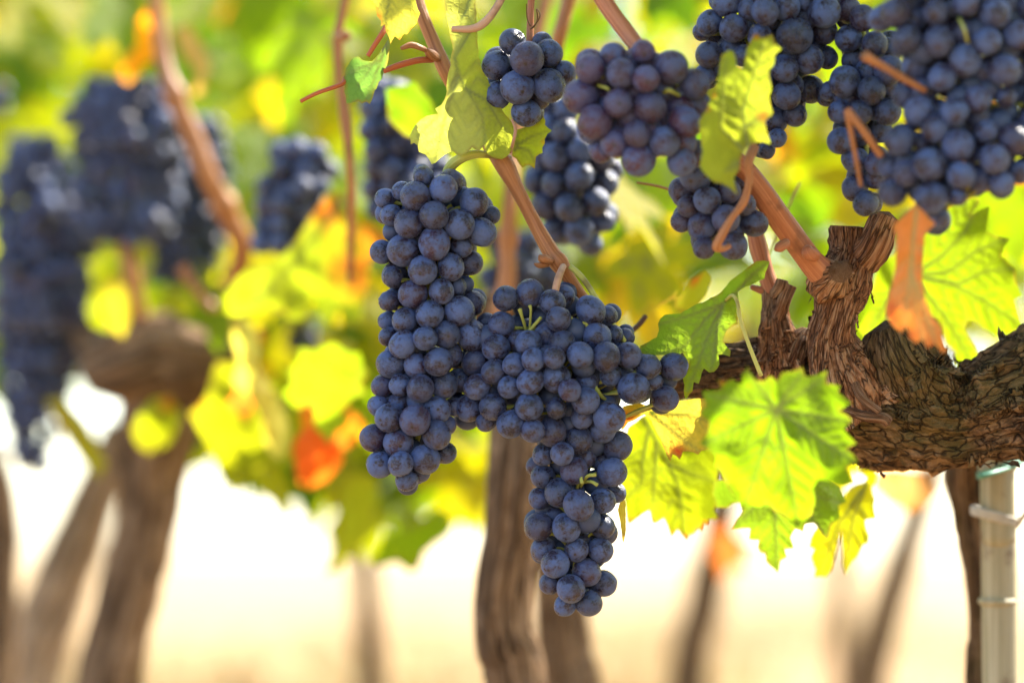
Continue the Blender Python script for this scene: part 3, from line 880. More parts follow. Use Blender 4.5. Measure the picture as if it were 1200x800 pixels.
def bunch(label, traced, d, purple=0.0, fill=30, depthf=0.62, peduncle=None, ped_mat=None, stemvis=(), group=None, axis_bias=0.0, rmin=0.004):
    """traced: [(px, py, r_px, back)] berries seen on the bunch's face; their depth follows the rounded body of the bunch,
    berries behind them are packed into the body"""
    T = []
    for q in traced:
        x, y, r = q[:3]
        b = q[3] if len(q) > 3 else 0
        if any(math.hypot(x - t[0], y - t[1]) < 0.42 * (r + t[2]) * (0.8 if b != t[3] else 1) for t in T): continue
        T.append((x, y, r, b))
    A = np.array(T, float)
    mm = d * K
    n = len(A)
    X, Y, R = (A[:, 0] - 600) * mm, (400 - A[:, 1]) * mm, A[:, 2] * mm
    xc = np.zeros(n); w = np.zeros(n)
    for i in range(n):
        k = np.abs(Y - Y[i]) < 2.2 * R.mean()
        lo, hi = (X[k] - R[k] * 0.3).min(), (X[k] + R[k] * 0.3).max()
        xc[i] = (lo + hi) / 2; w[i] = max((hi - lo) / 2, R[i])
    Z = -depthf * np.sqrt(np.maximum(w ** 2 - (X - xc) ** 2, 0)) + A[:, 3] * 1.3 * R
    Q = np.stack([X, Y, Z], 1)
    for it in range(160):
        D = Q[:, None] - Q[None]
        L = np.linalg.norm(D, axis=2) + np.eye(n)
        ov = np.maximum(0, 0.93 * (R[:, None] + R[None]) - L) * (1 - np.eye(n))
        dirn = D / L[..., None]
        wz = np.sign(D[..., 2]) + (D[..., 2] == 0) * np.sign(np.arange(n)[:, None] - np.arange(n)[None])
        mv = (ov[..., None] * np.stack([dirn[..., 0] * 0.10, dirn[..., 1] * 0.10, wz * 0.30], -1)).sum(1)
        Q += mv * 0.5
    base = Q.copy()
    pos = list(map(tuple, Q)); rad = list(R)
    # berries inside and on the far side
    tries = 0
    ns = fill
    zb = w.max() * depthf
    while ns > 0 and tries < 14000:
        tries += 1
        i = rng.integers(n)
        r = R[i] * rng.uniform(0.85, 1.02)
        q = np.array([X[i] + rng.normal() * r * 0.7, Y[i] + rng.normal() * r * 0.7, 0])
        if abs(q[0] - xc[i]) > w[i]: continue
        zmax = depthf * math.sqrt(max(w[i] ** 2 - (q[0] - xc[i]) ** 2, 0))
        q[2] = base[i, 2] + r * 0.8 + (max(zmax, base[i, 2] + 2 * r) - base[i, 2] - r * 0.8) * rng.random() ** 2
        PP = np.array(pos)
        if np.all(np.linalg.norm(PP - q, axis=1) > 0.84 * (np.array(rad) + r)):
            # stay out of sight beyond the outline of the face
            hx, hy = X - q[0], Y - q[1]
            near = np.hypot(hx, hy)
            g = near < 2.6 * R
            around = all((g & (hx * math.cos(a) + hy * math.sin(a) > 0.55 * near)).any() for a in (0.4, 1.45, 2.5, 3.54, 4.6, 5.64))
            if near.min() < 0.6 * r or around:
                pos.append(tuple(q)); rad.append(r); ns -= 1
    # close the gaps one could look through
    for gx_ in np.arange(X.min(), X.max(), 4 * mm):
        for gy_ in np.arange(Y.min(), Y.max(), 4 * mm):
            PP = np.array(pos)
            if (np.hypot(PP[:, 0] - gx_, PP[:, 1] - gy_) < np.array(rad) * 0.97).any(): continue
            hx, hy = X - gx_, Y - gy_
            near = np.hypot(hx, hy)
            g = near < 2.3 * R
            if all((g & (hx * math.cos(a) + hy * math.sin(a) > 0.6 * near)).any() for a in (0.4, 1.45, 2.5, 3.54, 4.6, 5.64)):
                j = int(np.argmin(near))
                pos.append((gx_ + rng.normal() * 0.1 * R[j], gy_ + rng.normal() * 0.1 * R[j], base[j, 2] + 1.15 * R[j])); rad.append(R[j] * 0.95)
    ytop = Y.max()
    top = np.argmax(Y)
    O = P(float(A[top, 0]), float(A[top, 1]), d)
    e = empty("grape_bunch", O, label, "grape bunch", group)
    def Wp(q): return CAMP + FWD * (d + q[2]) * 1.0 + RT * (q[0] * (d + q[2]) / d) + UP * (q[1] * (d + q[2]) / d)
    rest_v, rest_f = [], []
    for k, (q, r) in enumerate(zip(pos, rad)):
        if k >= 100:                                   # berries deep inside, past the hundredth: one mass
            k0 = len(rest_v)
            c0 = Wp(q) - O
            rest_v += [c0 + v * r for v in ICO_V]
            rest_f += [tuple(a + k0 for a in f) for f in ICO_F]
            continue
        i = int(np.argmin(np.abs(Y - q[1]) + 0.3 * np.abs(X - q[0])))
        ob = bpy.data.objects.new("grape", BERRY[k % len(BERRY)])
        ob.parent = e
        wp = Wp(q)
        ob.location = wp - O
        outw = Vector((q[0] - xc[i], q[2] * 1.0 - 0.004, 0)).normalized() + Vector((rng.normal() * 0.45, rng.normal() * 0.45, -0.55 + rng.normal() * 0.4))
        outw = Vector((outw.x, outw.y, outw.z)).normalized()
        qq = (-outw).to_track_quat('Z', 'Y') @ Quaternion((0, 0, 1), rng.uniform(0, 6.28))
        ob.rotation_mode = 'QUATERNION'
        ob.rotation_quaternion = qq
        ob.scale = (r * rng.uniform(0.95, 1.03), r * rng.uniform(0.95, 1.03), r * rng.uniform(0.98, 1.07))
        if k > 6 and rng.random() < 0.04:
            ob.data = SHRIVEL
            ob.scale = ob.scale * 0.82
        pr = min(1.0, max(0.0, purple * rng.uniform(0.4, 1.5)))
        if rng.random() < 0.12: pr = max(pr, 0.16)
        ob.color = (1, 1, 1, 1 - pr)
        C.link(ob)
    if rest_v:
        mr = bpy.data.meshes.new("inner_grapes"); mr.from_pydata(rest_v, [], rest_f); smooth(mr)
        ro = link_mesh("inner_grapes", mr, M_INNER, e); ro["kind"] = "stuff"; ro.color = (1, 1, 1, 1)
    # rachis with pedicels
    rows = np.linspace(Y.max() - R.mean(), Y.min() + R.mean(), 9)
    ax = []
    for yy in rows:
        k = np.abs(Y - yy) < 2.5 * R.mean()
        ax.append((Wp((np.median(X[k]) if k.any() else X.mean(), yy, 0.001)), 0.0016 if len(ax) < 5 else 0.0011))
    tubes = [dict(pts=ax, n=60, seg=8, rough=0.08, ridge=1.5, along=120, seed=3)]
    for q, r in list(zip(pos, rad)):
        wq = Wp(q)
        a = min((p for p, _ in ax), key=lambda p: ((p + Vector((0, 0, 0.008))) - wq).length)
        if (a - wq).length > 0.06: continue
        tubes.append(dict(pts=[(a, 0.0008), ((a + wq) / 2 + Vector((0, 0, 0.002)), 0.0006), (wq + (a - wq).normalized() * r * 0.8, 0.0011)], n=8, seg=6))
    tube_part("stem", M_STEM, e, tubes)
    for sv in stemvis:
        tube_part("pedicel", M_STEM, e, [dict(pts=px_path(sv), n=14, seg=8)])
    if peduncle: tube_part("peduncle", ped_mat or M_STEM, e, [dict(pts=px_path(peduncle), n=40, seg=14, rough=0.03, ridge=1.5, along=50, seed=9)])
    return e


def trb(lst, s, ox, oy, rs=1.0):
    return [(q[0] / s + ox, q[1] / s + oy, q[2] / s * rs * 1.0, (q[3] if len(q) > 3 else 0)) for q in lst]


b = 1
A1 = trb([(192,193,32),(240,170,30,b),(308,128,33),(286,183,46),(372,163,45),(395,140,40,b),(467,207,46),(520,245,30,b),(210,245,35),(265,272,47),(345,250,46),(420,273,48),(488,298,45),
          (182,360,38),(246,355,50),(342,337,50),(427,345,36,b),(213,437,42),(306,418,48),(395,408,45),(455,395,40,b),(205,513,43),(278,487,46),(366,483,40),(415,468,30,b),(422,545,48),(465,520,40,b),(475,490,36,b),
          (195,575,28,b),(252,576,42),(330,556,44),(200,625,30),(246,653,43),(312,632,38),(378,618,44),(460,620,50),(215,710,47),(287,713,38),(354,705,45),(395,680,38,b),(185,772,36),(240,775,34),(297,785,43),(370,775,45),(420,760,38,b)],
         2.666, 380, 160)
A2 = trb([(118,145,33),(172,135,33,b),(233,95,43),(290,157,42),(343,145,32,b),(152,183,45),(217,187,47),(100,240,42),(168,248,46),(285,228,44),(315,200,32,b),(313,285,35),(118,322,41),(180,322,39),(255,303,46),(197,362,35),(240,345,28,b),(300,60,40,b),(200,60,36,b)],
         2.58, 400, 420)
bunch("long blue-black grape bunch hanging sharp and in full view left of centre", A1 + A2, 1.40, fill=90,
      peduncle=[(598, 186, 1.41, 3.5), (576, 182, 1.405, 4), (556, 181, 1.40, 5), (538, 187, 1.40, 6), (526, 199, 1.405, 6.5), (520, 222, 1.41, 5)], ped_mat=M_STEM)
B1 = trb([(569,505,40),(642,490,44),(505,580,30,b),(553,590,43),(537,660,42),(475,705,44,b),(533,735,40),(480,780,42),(640,650,42),(593,713,38),(655,702,36),(578,780,36),(645,765,42),(717,525,42),(745,500,36,b),(727,565,40),
          (833,545,47),(700,620,40),(740,650,42),(852,622,46),(885,560,32,b),(905,620,32,b),(715,690,36),(800,680,42),(882,690,46),(948,685,40),(940,625,28,b),(725,755,46),(1010,718,40),(1092,718,45),(765,790,36),(820,770,36,b),(965,785,50),(900,745,36,b),(1030,765,28,b),(610,640,36,b),(690,740,36,b)],
         2.666, 380, 160)
B2 = trb([(465,48,40),(520,25,32),(412,105,40),(360,65,36,b),(385,150,42,b),(440,190,32,b),(463,150,41),(515,190,43),(510,80,34),(575,70,38),(565,145,44),(625,60,44),(590,215,36),(630,228,45),(650,150,42),(680,112,42),(735,128,42),(728,180,36,b),(717,240,44),
          (785,220,42),(810,178,48),(670,275,36),(612,290,36),(590,325,32,b),(830,260,46),(703,333,43),(818,342,44),(615,363,38),(660,403,44),(600,420,34),(708,445,46),(790,430,40),(830,405,32,b),(780,310,32,b),(600,507,45),(640,480,32,b),(690,517,46),(788,505,40),
          (615,580,38),(645,614,45),(710,577,38),(780,580,40),(743,640,44),(632,678,34),(696,698,43),(783,672,41),(680,740,35),(745,737,41),(880,97,47),(925,30,40),(978,120,42),(1005,28,45),(850,60,38,b),(700,400,36,b),(740,300,36,b),(730,560,36,b)],
         2.58, 400, 420)
bunch("winged blue-black grape bunch with pointed tip, lowest and right of centre", B1 + B2, 1.40, fill=100, depthf=0.45,
      peduncle=[(660, 312, 1.40, 4), (655, 324, 1.393, 4.5), (651, 340, 1.39, 4.5), (650, 356, 1.395, 4), (655, 385, 1.405, 3)], ped_mat=M_PINK,
      stemvis=[[(668, 312, 1.40, 3.5), (683, 326, 1.398, 3.5), (700, 352, 1.395, 3.2), (716, 376, 1.395, 3), (732, 400, 1.395, 3)],
               [(620, 398, 1.395, 2), (612, 372, 1.388, 1.8), (609, 362, 1.387, 2.8)], [(620, 398, 1.395, 2), (622, 366, 1.388, 1.5), (621, 358, 1.388, 2.5)], [(600, 406, 1.395, 2), (618, 390, 1.388, 2), (634, 372, 1.385, 2.2)],
               [(676, 400, 1.395, 2.2), (672, 380, 1.387, 2), (668, 372, 1.386, 2.8)], [(676, 400, 1.395, 2.2), (680, 384, 1.386, 2), (686, 376, 1.386, 2.6)], [(676, 400, 1.395, 2.2), (688, 384, 1.386, 2), (680, 368, 1.386, 2.4)],
               [(683, 432, 1.39, 2.5), (692, 444, 1.384, 2.8), (703, 462, 1.384, 2.6), (712, 470, 1.39, 2)], [(692, 444, 1.384, 2.2), (680, 450, 1.384, 1.8), (674, 446, 1.387, 2.6)],
               [(680, 570, 1.395, 2), (688, 558, 1.386, 2), (698, 556, 1.384, 2.4)], [(680, 566, 1.395, 2), (692, 564, 1.386, 1.8), (700, 568, 1.384, 2.4)], [(676, 572, 1.395, 2), (680, 558, 1.387, 1.8), (682, 566, 1.384, 2.4)]])
S3 = trb([(162,133,42),(208,190,53),(115,207,46),(272,168,43),(182,275,54),(273,267,51),(320,230,39),(115,298,46),(205,340,46),(255,130,30,b),(230,230,38,b),(160,230,40,b),(240,310,36,b)], 2.667, 540, 0)
bunch("small round bunch of about nine grapes beside the long folded leaf", S3, 1.40, fill=6, depthf=0.8)
S4 = trb([(405,217,51),(480,180,46),(573,165,42),(655,210,60),(380,302,61),(505,225,52),(570,245,46),(493,322,53),(590,338,57),(420,380,60),(730,270,52),(735,320,52),(690,385,57),(550,422,47),(485,445,52),(440,475,38,b),(640,440,52),(555,495,57),(690,505,50),(740,480,50,b),(630,280,48,b),(540,290,46,b),(440,250,48,b),(640,380,46,b),(600,200,44,b)], 2.667, 540, 0, 0.92)
bunch("reddish purple, loosely packed bunch at top centre", S4, 1.335, purple=0.36, fill=20, depthf=0.7,
      stemvis=[[(700, 100, 1.325, 2), (712, 104, 1.318, 2), (716, 110, 1.325, 2)], [(775, 112, 1.325, 2.4), (783, 106, 1.316, 2.6), (796, 112, 1.322, 2.4)]])
S4b = trb([(745,565,52),(700,590,44),(710,645,36),(755,712,47),(695,690,36),(780,620,44),(820,675,46),(850,720,42,b),(760,770,36),(850,765,46),(905,690,44),(840,610,38),(880,640,38),(800,560,46,b),(760,500,46,b),(860,560,42,b),(720,540,40,b)], 2.667, 540, 0)
bunch("small dark bunch hanging directly under the yellow-green hanging leaf", S4b, 1.37, purple=0.12, fill=12, depthf=0.7)
S5 = trb([(85,72,43),(165,85,46),(60,100,30,b),(140,15,46),(85,170,46),(70,235,36),(215,30,40),(255,40,46),(320,25,46),(235,105,51),(350,110,58),(440,40,51),(190,175,36),(395,185,49),(318,215,46),(450,180,38,b),(325,300,46),(400,280,46,b),(350,360,38),(290,380,42),(295,425,32),(262,470,30),(440,100,42,b),(515,30,45),
          (120,-40,46),(200,-60,46),(300,-60,48),(400,-50,48),(480,-60,48),(280,160,44,b),(255,250,44,b),(260,330,44,b),(150,150,44,b),(380,60,44,b),(240,420,40,b)], 2.667, 800, 0, 0.97)
bunch("dark blue bunch at top right, behind the yellow-green hanging leaf", S5, 1.38, fill=24)
S6a = trb([(507,255,53),(460,285,36,b),(590,285,46),(500,440,46),(490,350,38),(555,350,42),(545,500,43),(600,510,40),(540,590,42),(570,632,43),(640,350,46),(610,410,40,b),(520,120,45),(600,140,46),(540,190,42,b),(640,220,50),(580,220,44,b),(700,260,46,b),(560,60,46),(640,160,46,b),(550,420,44,b),(660,560,44,b)], 2.667, 800, 0, 0.95)
bunch("shaded bunch in the gap beside the cut brown stubs, top right", S6a, 1.37, fill=20)
S6b = trb([(670,45,56),(790,35,46),(800,130,56),(880,190,59),(950,130,53),(975,40,56),(1005,225,59),(1045,110,56),(885,10,46),(815,240,52),(920,310,49),(1010,300,52),(740,350,52),(850,350,52),(680,440,56),(790,400,49),(860,455,59),(950,410,53),(1040,435,56),(980,490,56),(770,515,59),(700,540,48),(870,555,50),(780,620,59),(655,600,52),(800,680,40),(860,610,44),(700,120,52),(620,60,46),(1050,540,44),(730,200,52,b),(930,560,48,b),(1000,570,44),
           (700,-40,54),(800,-40,54),(900,-60,54),(1000,-50,54),(1090,20,54),(1110,180,56),(1100,320,56),(1110,470,56),(1090,380,52),(1120,90,54),(870,100,50,b),(760,280,50,b),(940,220,50,b),(700,300,48,b),(930,370,48,b),(650,520,48,b),(740,450,48,b),(1060,30,54),(1060,300,50,b),(720,60,50,b),(1130,560,46)], 2.667, 800, 0, 0.88)
bunch("largest bunch, filling the top right corner in soft focus", S6b, 1.295, purple=0.06, fill=70, depthf=0.5,
      stemvis=[[(1124, 22, 1.275, 2), (1130, 35, 1.268, 2), (1134, 50, 1.275, 2)]])
S7 = trb([(320,345,42),(325,415,46),(368,545,47),(300,500,46),(375,475,44),(300,570,46),(350,650,46),(420,620,46),(270,640,46),(440,570,44),(470,530,38),(240,570,42),(440,690,46),(370,720,46),(400,755,38),(300,715,46),(255,480,42),(430,500,44),(280,400,42),(340,590,42,b),(245,640,40,b),(400,560,42,b),(250,430,40,b),(400,690,40,b),(280,330,40)], 2.667, 540, 0)
bunch("slightly blurred bunch with bright rims behind the diagonal shoot", S7, 1.555, fill=16, depthf=0.8)


def soft_bunch(label, env, d, r_px, seed, purple=0.0):
    """blurred bunch farther back: berries on the face of its rounded body; env: [(py, x left, x right)]"""
    rd = random.Random(seed)
    lst = []
    y = env[0][0] + r_px
    row = 0
    while y < env[-1][0] - r_px * 0.5:
        for (y0, a0, b0), (y1, a1, b1) in zip(env, env[1:]):
            if y0 <= y <= y1:
                f = (y - y0) / (y1 - y0)
                xa, xb = a0 + (a1 - a0) * f + r_px, b0 + (b1 - b0) * f - r_px
                break
        w = max(xb - xa, 0)
        k = max(1, round(w / (1.62 * r_px)) + 1)
        for j in range(k):
            x = (xa + xb) / 2 if k == 1 else xa + w * (j + (0.25 if row % 2 else 0)) / max(k - 1 + 0.25, 1)
            lst.append((x + rd.uniform(-.28, .28) * r_px, y + rd.uniform(-.3, .3) * r_px, r_px * rd.uniform(0.88, 1.08), 0))
        y += 1.5 * r_px
        row += 1
    return bunch(label, lst[:100], d, fill=24, depthf=0.7, purple=purple)


soft_bunch("blurred bunch right behind the top of the sharp long bunch", [(92, 430, 470), (130, 422, 485), (180, 422, 530), (220, 424, 540), (262, 430, 500)], 1.69, 15, 5)
soft_bunch("blurred bunch with a rounded bluish crown left of the thin knotty shoot", [(165, 315, 388), (195, 312, 394), (230, 298, 392), (265, 293, 372), (305, 296, 345)], 1.80, 14, 6)
soft_bunch("blurred sunlit bunch with a streak of pale highlights, upper left", [(92, 112, 196), (138, 70, 226), (180, 86, 222), (230, 82, 218), (298, 100, 204)], 1.98, 12.5, 7)
soft_bunch("blurred dark bunch behind the pale cane, right of the highlighted bunch", [(138, 186, 264), (190, 178, 272), (250, 172, 274), (296, 172, 266), (335, 178, 232)], 2.10, 11.5, 8)
soft_bunch("blurred dark bunch nearest the left edge, upper half", [(160, 12, 66), (215, -14, 98), (270, -12, 118), (330, -6, 112), (378, -2, 100)], 2.06, 12, 9)
soft_bunch("blurred dark bunch nearest the left edge, lower half with pointed end", [(340, -14, 96), (400, -10, 112), (450, -4, 88), (505, 6, 68), (562, 16, 52)], 2.14, 11.5, 10)
soft_bunch("blurred dark bunch low behind the gap between the two main bunches", [(268, 572, 626), (300, 566, 664), (340, 560, 668), (380, 566, 640)], 1.80, 14, 11)
soft_bunch("small dark blurred bunch showing through the leaves left of centre", [(352, 336, 384), (378, 332, 386), (410, 336, 376)], 2.05, 12, 12)
soft_bunch("tiny blurred bit of a bunch cut by the left edge near the top", [(98, -26, 14), (125, -28, 14), (142, -24, 6)], 2.2, 11, 13)

# ------------------------------------------------------------------ leaves
YG, GR, PALE, YEL, ORA, RUST = (0.40, 0.50, 0.025), (0.20, 0.38, 0.02), (0.55, 0.60, 0.16), (0.66, 0.62, 0.03), (0.72, 0.30, 0.03), (0.62, 0.27, 0.11)
L1 = tr([(350,-60),(360,0),(375,30),(382,70),(400,95),(398,118),(415,110),(425,150),(432,160),(440,195),(460,160),(472,170),(482,178),(500,150),(515,152),(530,130),(555,105),(563,80),(572,60),(560,40),(555,20),(545,-60)], 3.75, 340, 0)
leaf("vine_leaf", L1, 1.385, (0.62, 0.63, 0.12), "pale yellow leaf with red-spotted edges cut by the top edge", veins=[[(460, -16), (452, 20), (455, 45)], [(460, -16), (486, 10)], [(460, -16), (440, 18)]],
     reds=[(441, 20, 7), (437, 10, 6), (484, 35, 6), (470, 46, 4), (432, 2, 6)], bend=(0.15, 0.1), tilt=(0.25, 0.2))
L2 = tr([(270,262),(285,252),(300,250),(315,262),(330,268),(360,270),(380,250),(400,220),(430,175),(437,190),(435,230),(432,262),(425,290),(412,312),(405,345),(390,362),(380,390),(372,398),(365,425),(350,458),(335,448),(315,455),(300,445),(275,452),(248,455),(245,425),(238,400),(240,375),(232,350),(240,325),(245,300)], 3.75, 340, 0)
leaf("vine_leaf", L2, 1.39, (0.15, 0.34, 0.09), "small bluish green leaf on a red stalk, left of the shoot", veins=[[(455, 48), (420, 100)], [(448, 70), (410, 85)], [(450, 60), (430, 116)]], crease=[(456, 46), (444, 82), (434, 120)], ck=0.35, pale_side=0, tilt=(-0.3, 0))
L3 = tr([(690,-40),(682,20),(685,60),(690,85),(695,110),(700,140),(705,170),(712,195),(715,220),(705,260),(705,290),(695,320),(690,350),(685,420),(665,460),(638,478),(648,500),(600,510),(575,525),(550,550),(535,575),(525,600),(530,635),(545,628),(560,640),(566,668),(595,680),(610,700),(622,722),(640,715),(660,695),(680,680),(715,665),(735,682),(750,685),(780,670),(800,648),(830,664),(850,640),(870,680),(900,695),(930,700),(960,680),(980,650),(985,610),(1000,570),(960,520),(930,480),(910,440),(890,400),(870,350),(840,300),(828,250),(825,200),(822,130),(815,0),(812,-40)], 3.75, 340, 0)
CR3 = tr([(800,120),(760,190),(722,250),(735,310),(770,390),(815,450),(845,520),(856,600),(852,645)], 3.75, 340, 0)
leaf("vine_leaf", L3, 1.385, (0.42, 0.52, 0.08), "long pale folded leaf with veined underside in front of the shoot", veins=[CR3, tr([(735,310),(700,400),(640,520),(560,600)], 3.75, 340, 0), tr([(740,330),(690,480),(640,700)], 3.75, 340, 0), tr([(800,-20),(750,100),(720,250)], 3.75, 340, 0), tr([(770,390),(860,440),(960,600)], 3.75, 340, 0)],
     crease=CR3, ck=0.55, pale_side=1, palecol=0.75, tilt=(0.0, 0.05), petiole=[(598, 178, 1.40, 2), (601, 168, 1.39, 2), (604, 152, 1.388, 2), (600, 140, 1.388, 1.5)], pet_mat=M_PINK)
L4 = tr([(1000,570),(1030,560),(1055,550),(1080,545),(1095,520),(1110,495),(1114,515),(1122,530),(1120,550),(1150,575),(1130,590),(1125,600),(1118,612),(1120,630),(1108,650),(1110,672),(1080,690),(1078,715),(1075,742),(1050,725),(1035,728),(1020,738),(995,700),(975,685),(982,630)], 3.75, 340, 0)
leaf("vine_leaf", L4, 1.405, (0.40, 0.52, 0.04), "small toothed leaf with red corner just right of the folded leaf", veins=[tr([(990,660),(1000,580),(1110,510)], 3.75, 340, 0), tr([(995,640),(1060,600),(1140,575)], 3.75, 340, 0), tr([(995,650),(1050,660),(1080,720)], 3.75, 340, 0)],
     reds=[(638, 166, 4)], tilt=(0.2, 0.1), bend=(0.2, 0.1))
L5 = tr([(330,50),(345,38),(370,58),(400,50),(420,40),(428,62),(435,85),(465,110),(445,125),(430,140),(432,165),(425,190),(408,205),(405,230),(410,260),(418,290),(405,330),(412,370),(425,410),(385,450),(395,500),(412,555),(380,545),(340,550),(290,575),(270,620),(265,680),(240,710),(258,792),(220,760),(180,740),(150,735),(110,700),(80,660),(95,590),(82,520),(75,450),(110,400),(140,330),(158,280),(170,230),(175,180),(182,140),(220,115),(240,125),(248,150),(255,195),(282,215),(292,160),(300,110),(320,70)], 4, 800, 30)
leaf("vine_leaf", L5, 1.30, (0.42, 0.55, 0.06), "yellow-green leaf with orange specks hanging before the top right bunches", veins=[[(878, 185), (870, 130), (895, 52)], [(876, 180), (845, 150), (850, 70)], [(878, 185), (850, 200)], [(872, 150), (900, 130)]],
     reds=[(893, 135, 7), (886, 42, 5), (836, 112, 4), (830, 128, 3)], crease=[(895, 45), (868, 130), (850, 215)], ck=-0.35, tilt=(0.3, 0.0))
L6 = tr([(578,62),(550,58),(520,60),(480,90),(440,120),(400,150),(385,172),(360,200),(300,235),(265,248),(230,265),(180,295),(150,296),(110,300),(90,318),(80,340),(84,370),(75,400),(40,420),(0,440),(0,470),(40,480),(80,480),(130,478),(190,470),(210,500),(215,530),(200,555),(190,580),(198,612),(195,640),(205,678),(220,655),(235,640),(240,600),(262,608),(270,585),(275,560),(285,540),(310,558),(330,555),(345,540),(355,520),(350,478),(375,478),(402,487),(405,460),(385,440),(370,415),(378,390),(385,370),(410,352),(436,342),(436,310),(430,280),(440,230),(435,200),(470,175),(510,160),(555,140),(560,110)], 3.81, 750, 290)
CR6 = tr([(578,64),(480,140),(430,190),(370,250),(300,300),(230,400),(200,470)], 3.81, 750, 290)
leaf("vine_leaf", L6, 1.41, (0.26, 0.46, 0.04), "green leaf folded along its rib, left of the forked stub", veins=[tr([(440,190),(370,250),(200,310),(90,340)], 3.81, 750, 290), tr([(370,250),(290,320),(200,440),(90,470)], 3.81, 750, 290), tr([(370,250),(340,380),(320,540)], 3.81, 750, 290), tr([(370,250),(300,400),(215,640)], 3.81, 750, 290), tr([(440,190),(500,120),(570,65)], 3.81, 750, 290)],
     crease=CR6, ck=-0.4, tilt=(0.15, -0.1), petiole=[(850, 352, 1.412, 1.8), (858, 346, 1.405, 2.0), (864, 354, 1.40, 2.2), (868, 375, 1.395, 2.2), (878, 405, 1.39, 2.4), (892, 440, 1.385, 2.6)], pet_mat=M_YEL, seed=4)
L7 = tr([(300,190),(350,140),(410,80),(470,45),(520,30),(542,60),(520,90),(500,120),(540,95),(582,78),(575,130),(568,185),(615,205),(667,215),(640,255),(628,290),(660,320),(692,345),(690,390),(722,460),(688,480),(705,535),(722,590),(690,605),(660,625),(635,618),(610,638),(570,610),(530,580),(505,562),(485,568),(472,600),(485,625),(500,650),(520,680),(538,720),(510,750),(490,742),(465,740),(440,758),(430,725),(435,700),(410,680),(390,660),(380,600),(370,560),(330,560),(250,560),(170,500),(150,530),(130,560),(95,620),(75,612),(50,640),(20,600),(40,565),(60,530),(95,480),(75,440),(90,390),(100,340),(130,305),(160,290),(250,250)], 3.635, 1000, 220)
v7 = (250, 370)
leaf("vine_leaf", L7, 1.50, (0.21, 0.33, 0.01), "large backlit leaf with dark veins right of the orange leaf", veins=[tr([v7,(420,410),(560,480),(700,570)], 3.635, 1000, 220), tr([v7,(450,410),(560,355),(690,342)], 3.635, 1000, 220), tr([v7,(400,360),(520,270),(650,215)], 3.635, 1000, 220), tr([v7,(380,290),(480,180),(530,60)], 3.635, 1000, 220), tr([v7,(400,560),(500,730)], 3.635, 1000, 220), tr([v7,(150,480),(60,610)], 3.635, 1000, 220)],
     tilt=(-0.25, 0.2), bend=(0.15, 0.1), seed=6)
L8 = tr([(265,72),(300,100),(350,155),(330,175),(305,200),(302,250),(300,300),(296,350),(295,400),(310,480),(340,550),(375,590),(385,640),(385,675),(402,690),(380,705),(345,665),(315,680),(295,645),(265,662),(240,640),(228,590),(205,620),(170,590),(155,565),(138,545),(136,515),(140,490),(160,420),(172,370),(180,310),(182,250),(180,200),(168,160),(210,120),(245,90)], 3.635, 1000, 220)
dry = leaf("dried_leaf", L8, 1.275, (0.72, 0.25, 0.06), "rust orange dried leaf hanging down before the gnarled arm", veins=[[(1074, 244), (1066, 320), (1082, 400)], [(1070, 300), (1060, 380)], [(1068, 320), (1098, 405)]],
     bend=(0.45, 0.0), tilt=(0.1, -0.10), wav=0.004, reds=[(1046, 365, 12), (1062, 392, 14), (1095, 405, 12), (1048, 372, 10)], seed=7)
dry.data.materials[0] = M_DRY
L9 = tr([(205,58),(225,28),(235,50),(250,72),(280,78),(305,60),(330,78),(345,48),(375,45),(415,30),(425,62),(460,58),(502,42),(498,85),(522,88),(547,95),(540,118),(560,132),(588,155),(545,180),(570,195),(588,215),(558,245),(580,270),(605,295),(570,312),(590,330),(610,355),(570,378),(580,405),(590,432),(545,440),(505,425),(470,420),(452,450),(460,495),(450,540),(425,560),(400,585),(372,560),(350,545),(320,530),(290,500),(262,515),(230,508),(205,525),(195,490),(165,460),(150,430),(135,395),(110,370),(118,340),(95,322),(58,295),(82,262),(92,225),(55,190),(80,160),(70,112),(105,112),(135,105),(120,72),(150,80),(172,70),(190,85),(208,85)], 2.963, 800, 420)
p9 = (325, 175)
leaf("vine_leaf", L9, 1.285, (0.24, 0.45, 0.012), "big broad bright green leaf in front of the vine arm", veins=[tr([p9, q], 2.963, 800, 420) for q in [(90,125),(228,45),(420,40),(500,60),(575,215),(595,355),(400,570),(220,500),(80,290)]],
     tilt=(0.1, 0.25), bend=(0.25, 0.25), wav=0.005, seed=9, reds=[(846, 447, 4)])
L10 = tr([(185,152),(145,185),(105,215),(92,260),(90,300),(75,380),(60,490),(88,560),(95,600),(100,650),(110,692),(150,665),(190,635),(215,622),(222,655),(228,685),(250,685),(285,660),(300,690),(312,725),(322,755),(340,735),(355,715),(370,738),(385,755),(400,770),(408,745),(430,735),(450,712),(472,722),(478,690),(500,692),(505,665),(552,662),(530,620),(552,590),(540,540),(548,480),(555,430),(560,330),(560,270),(460,270),(385,270),(330,290),(300,290),(262,225),(225,165),(205,150)], 4.21, 710, 450)
leaf("vine_leaf", L10, 1.49, (0.30, 0.40, 0.012), "yellow-green leaf with red tips right of the bunch tip", veins=[tr([(185,165),(250,280),(310,390),(360,500),(390,740)], 4.21, 710, 450), tr([(210,230),(180,380),(180,480),(100,560)], 4.21, 710, 450), tr([(310,390),(420,440),(540,480)], 4.21, 710, 450), tr([(250,290),(240,450),(230,670)], 4.21, 710, 450)],
     crease=tr([(185,160),(310,390)], 4.21, 710, 450), ck=0.3, reds=[(738, 612, 6), (766, 612, 5), (786, 628, 5), (803, 630, 5), (819, 622, 6), (826, 614, 5)], seed=10, tilt=(0.1, 0.0))
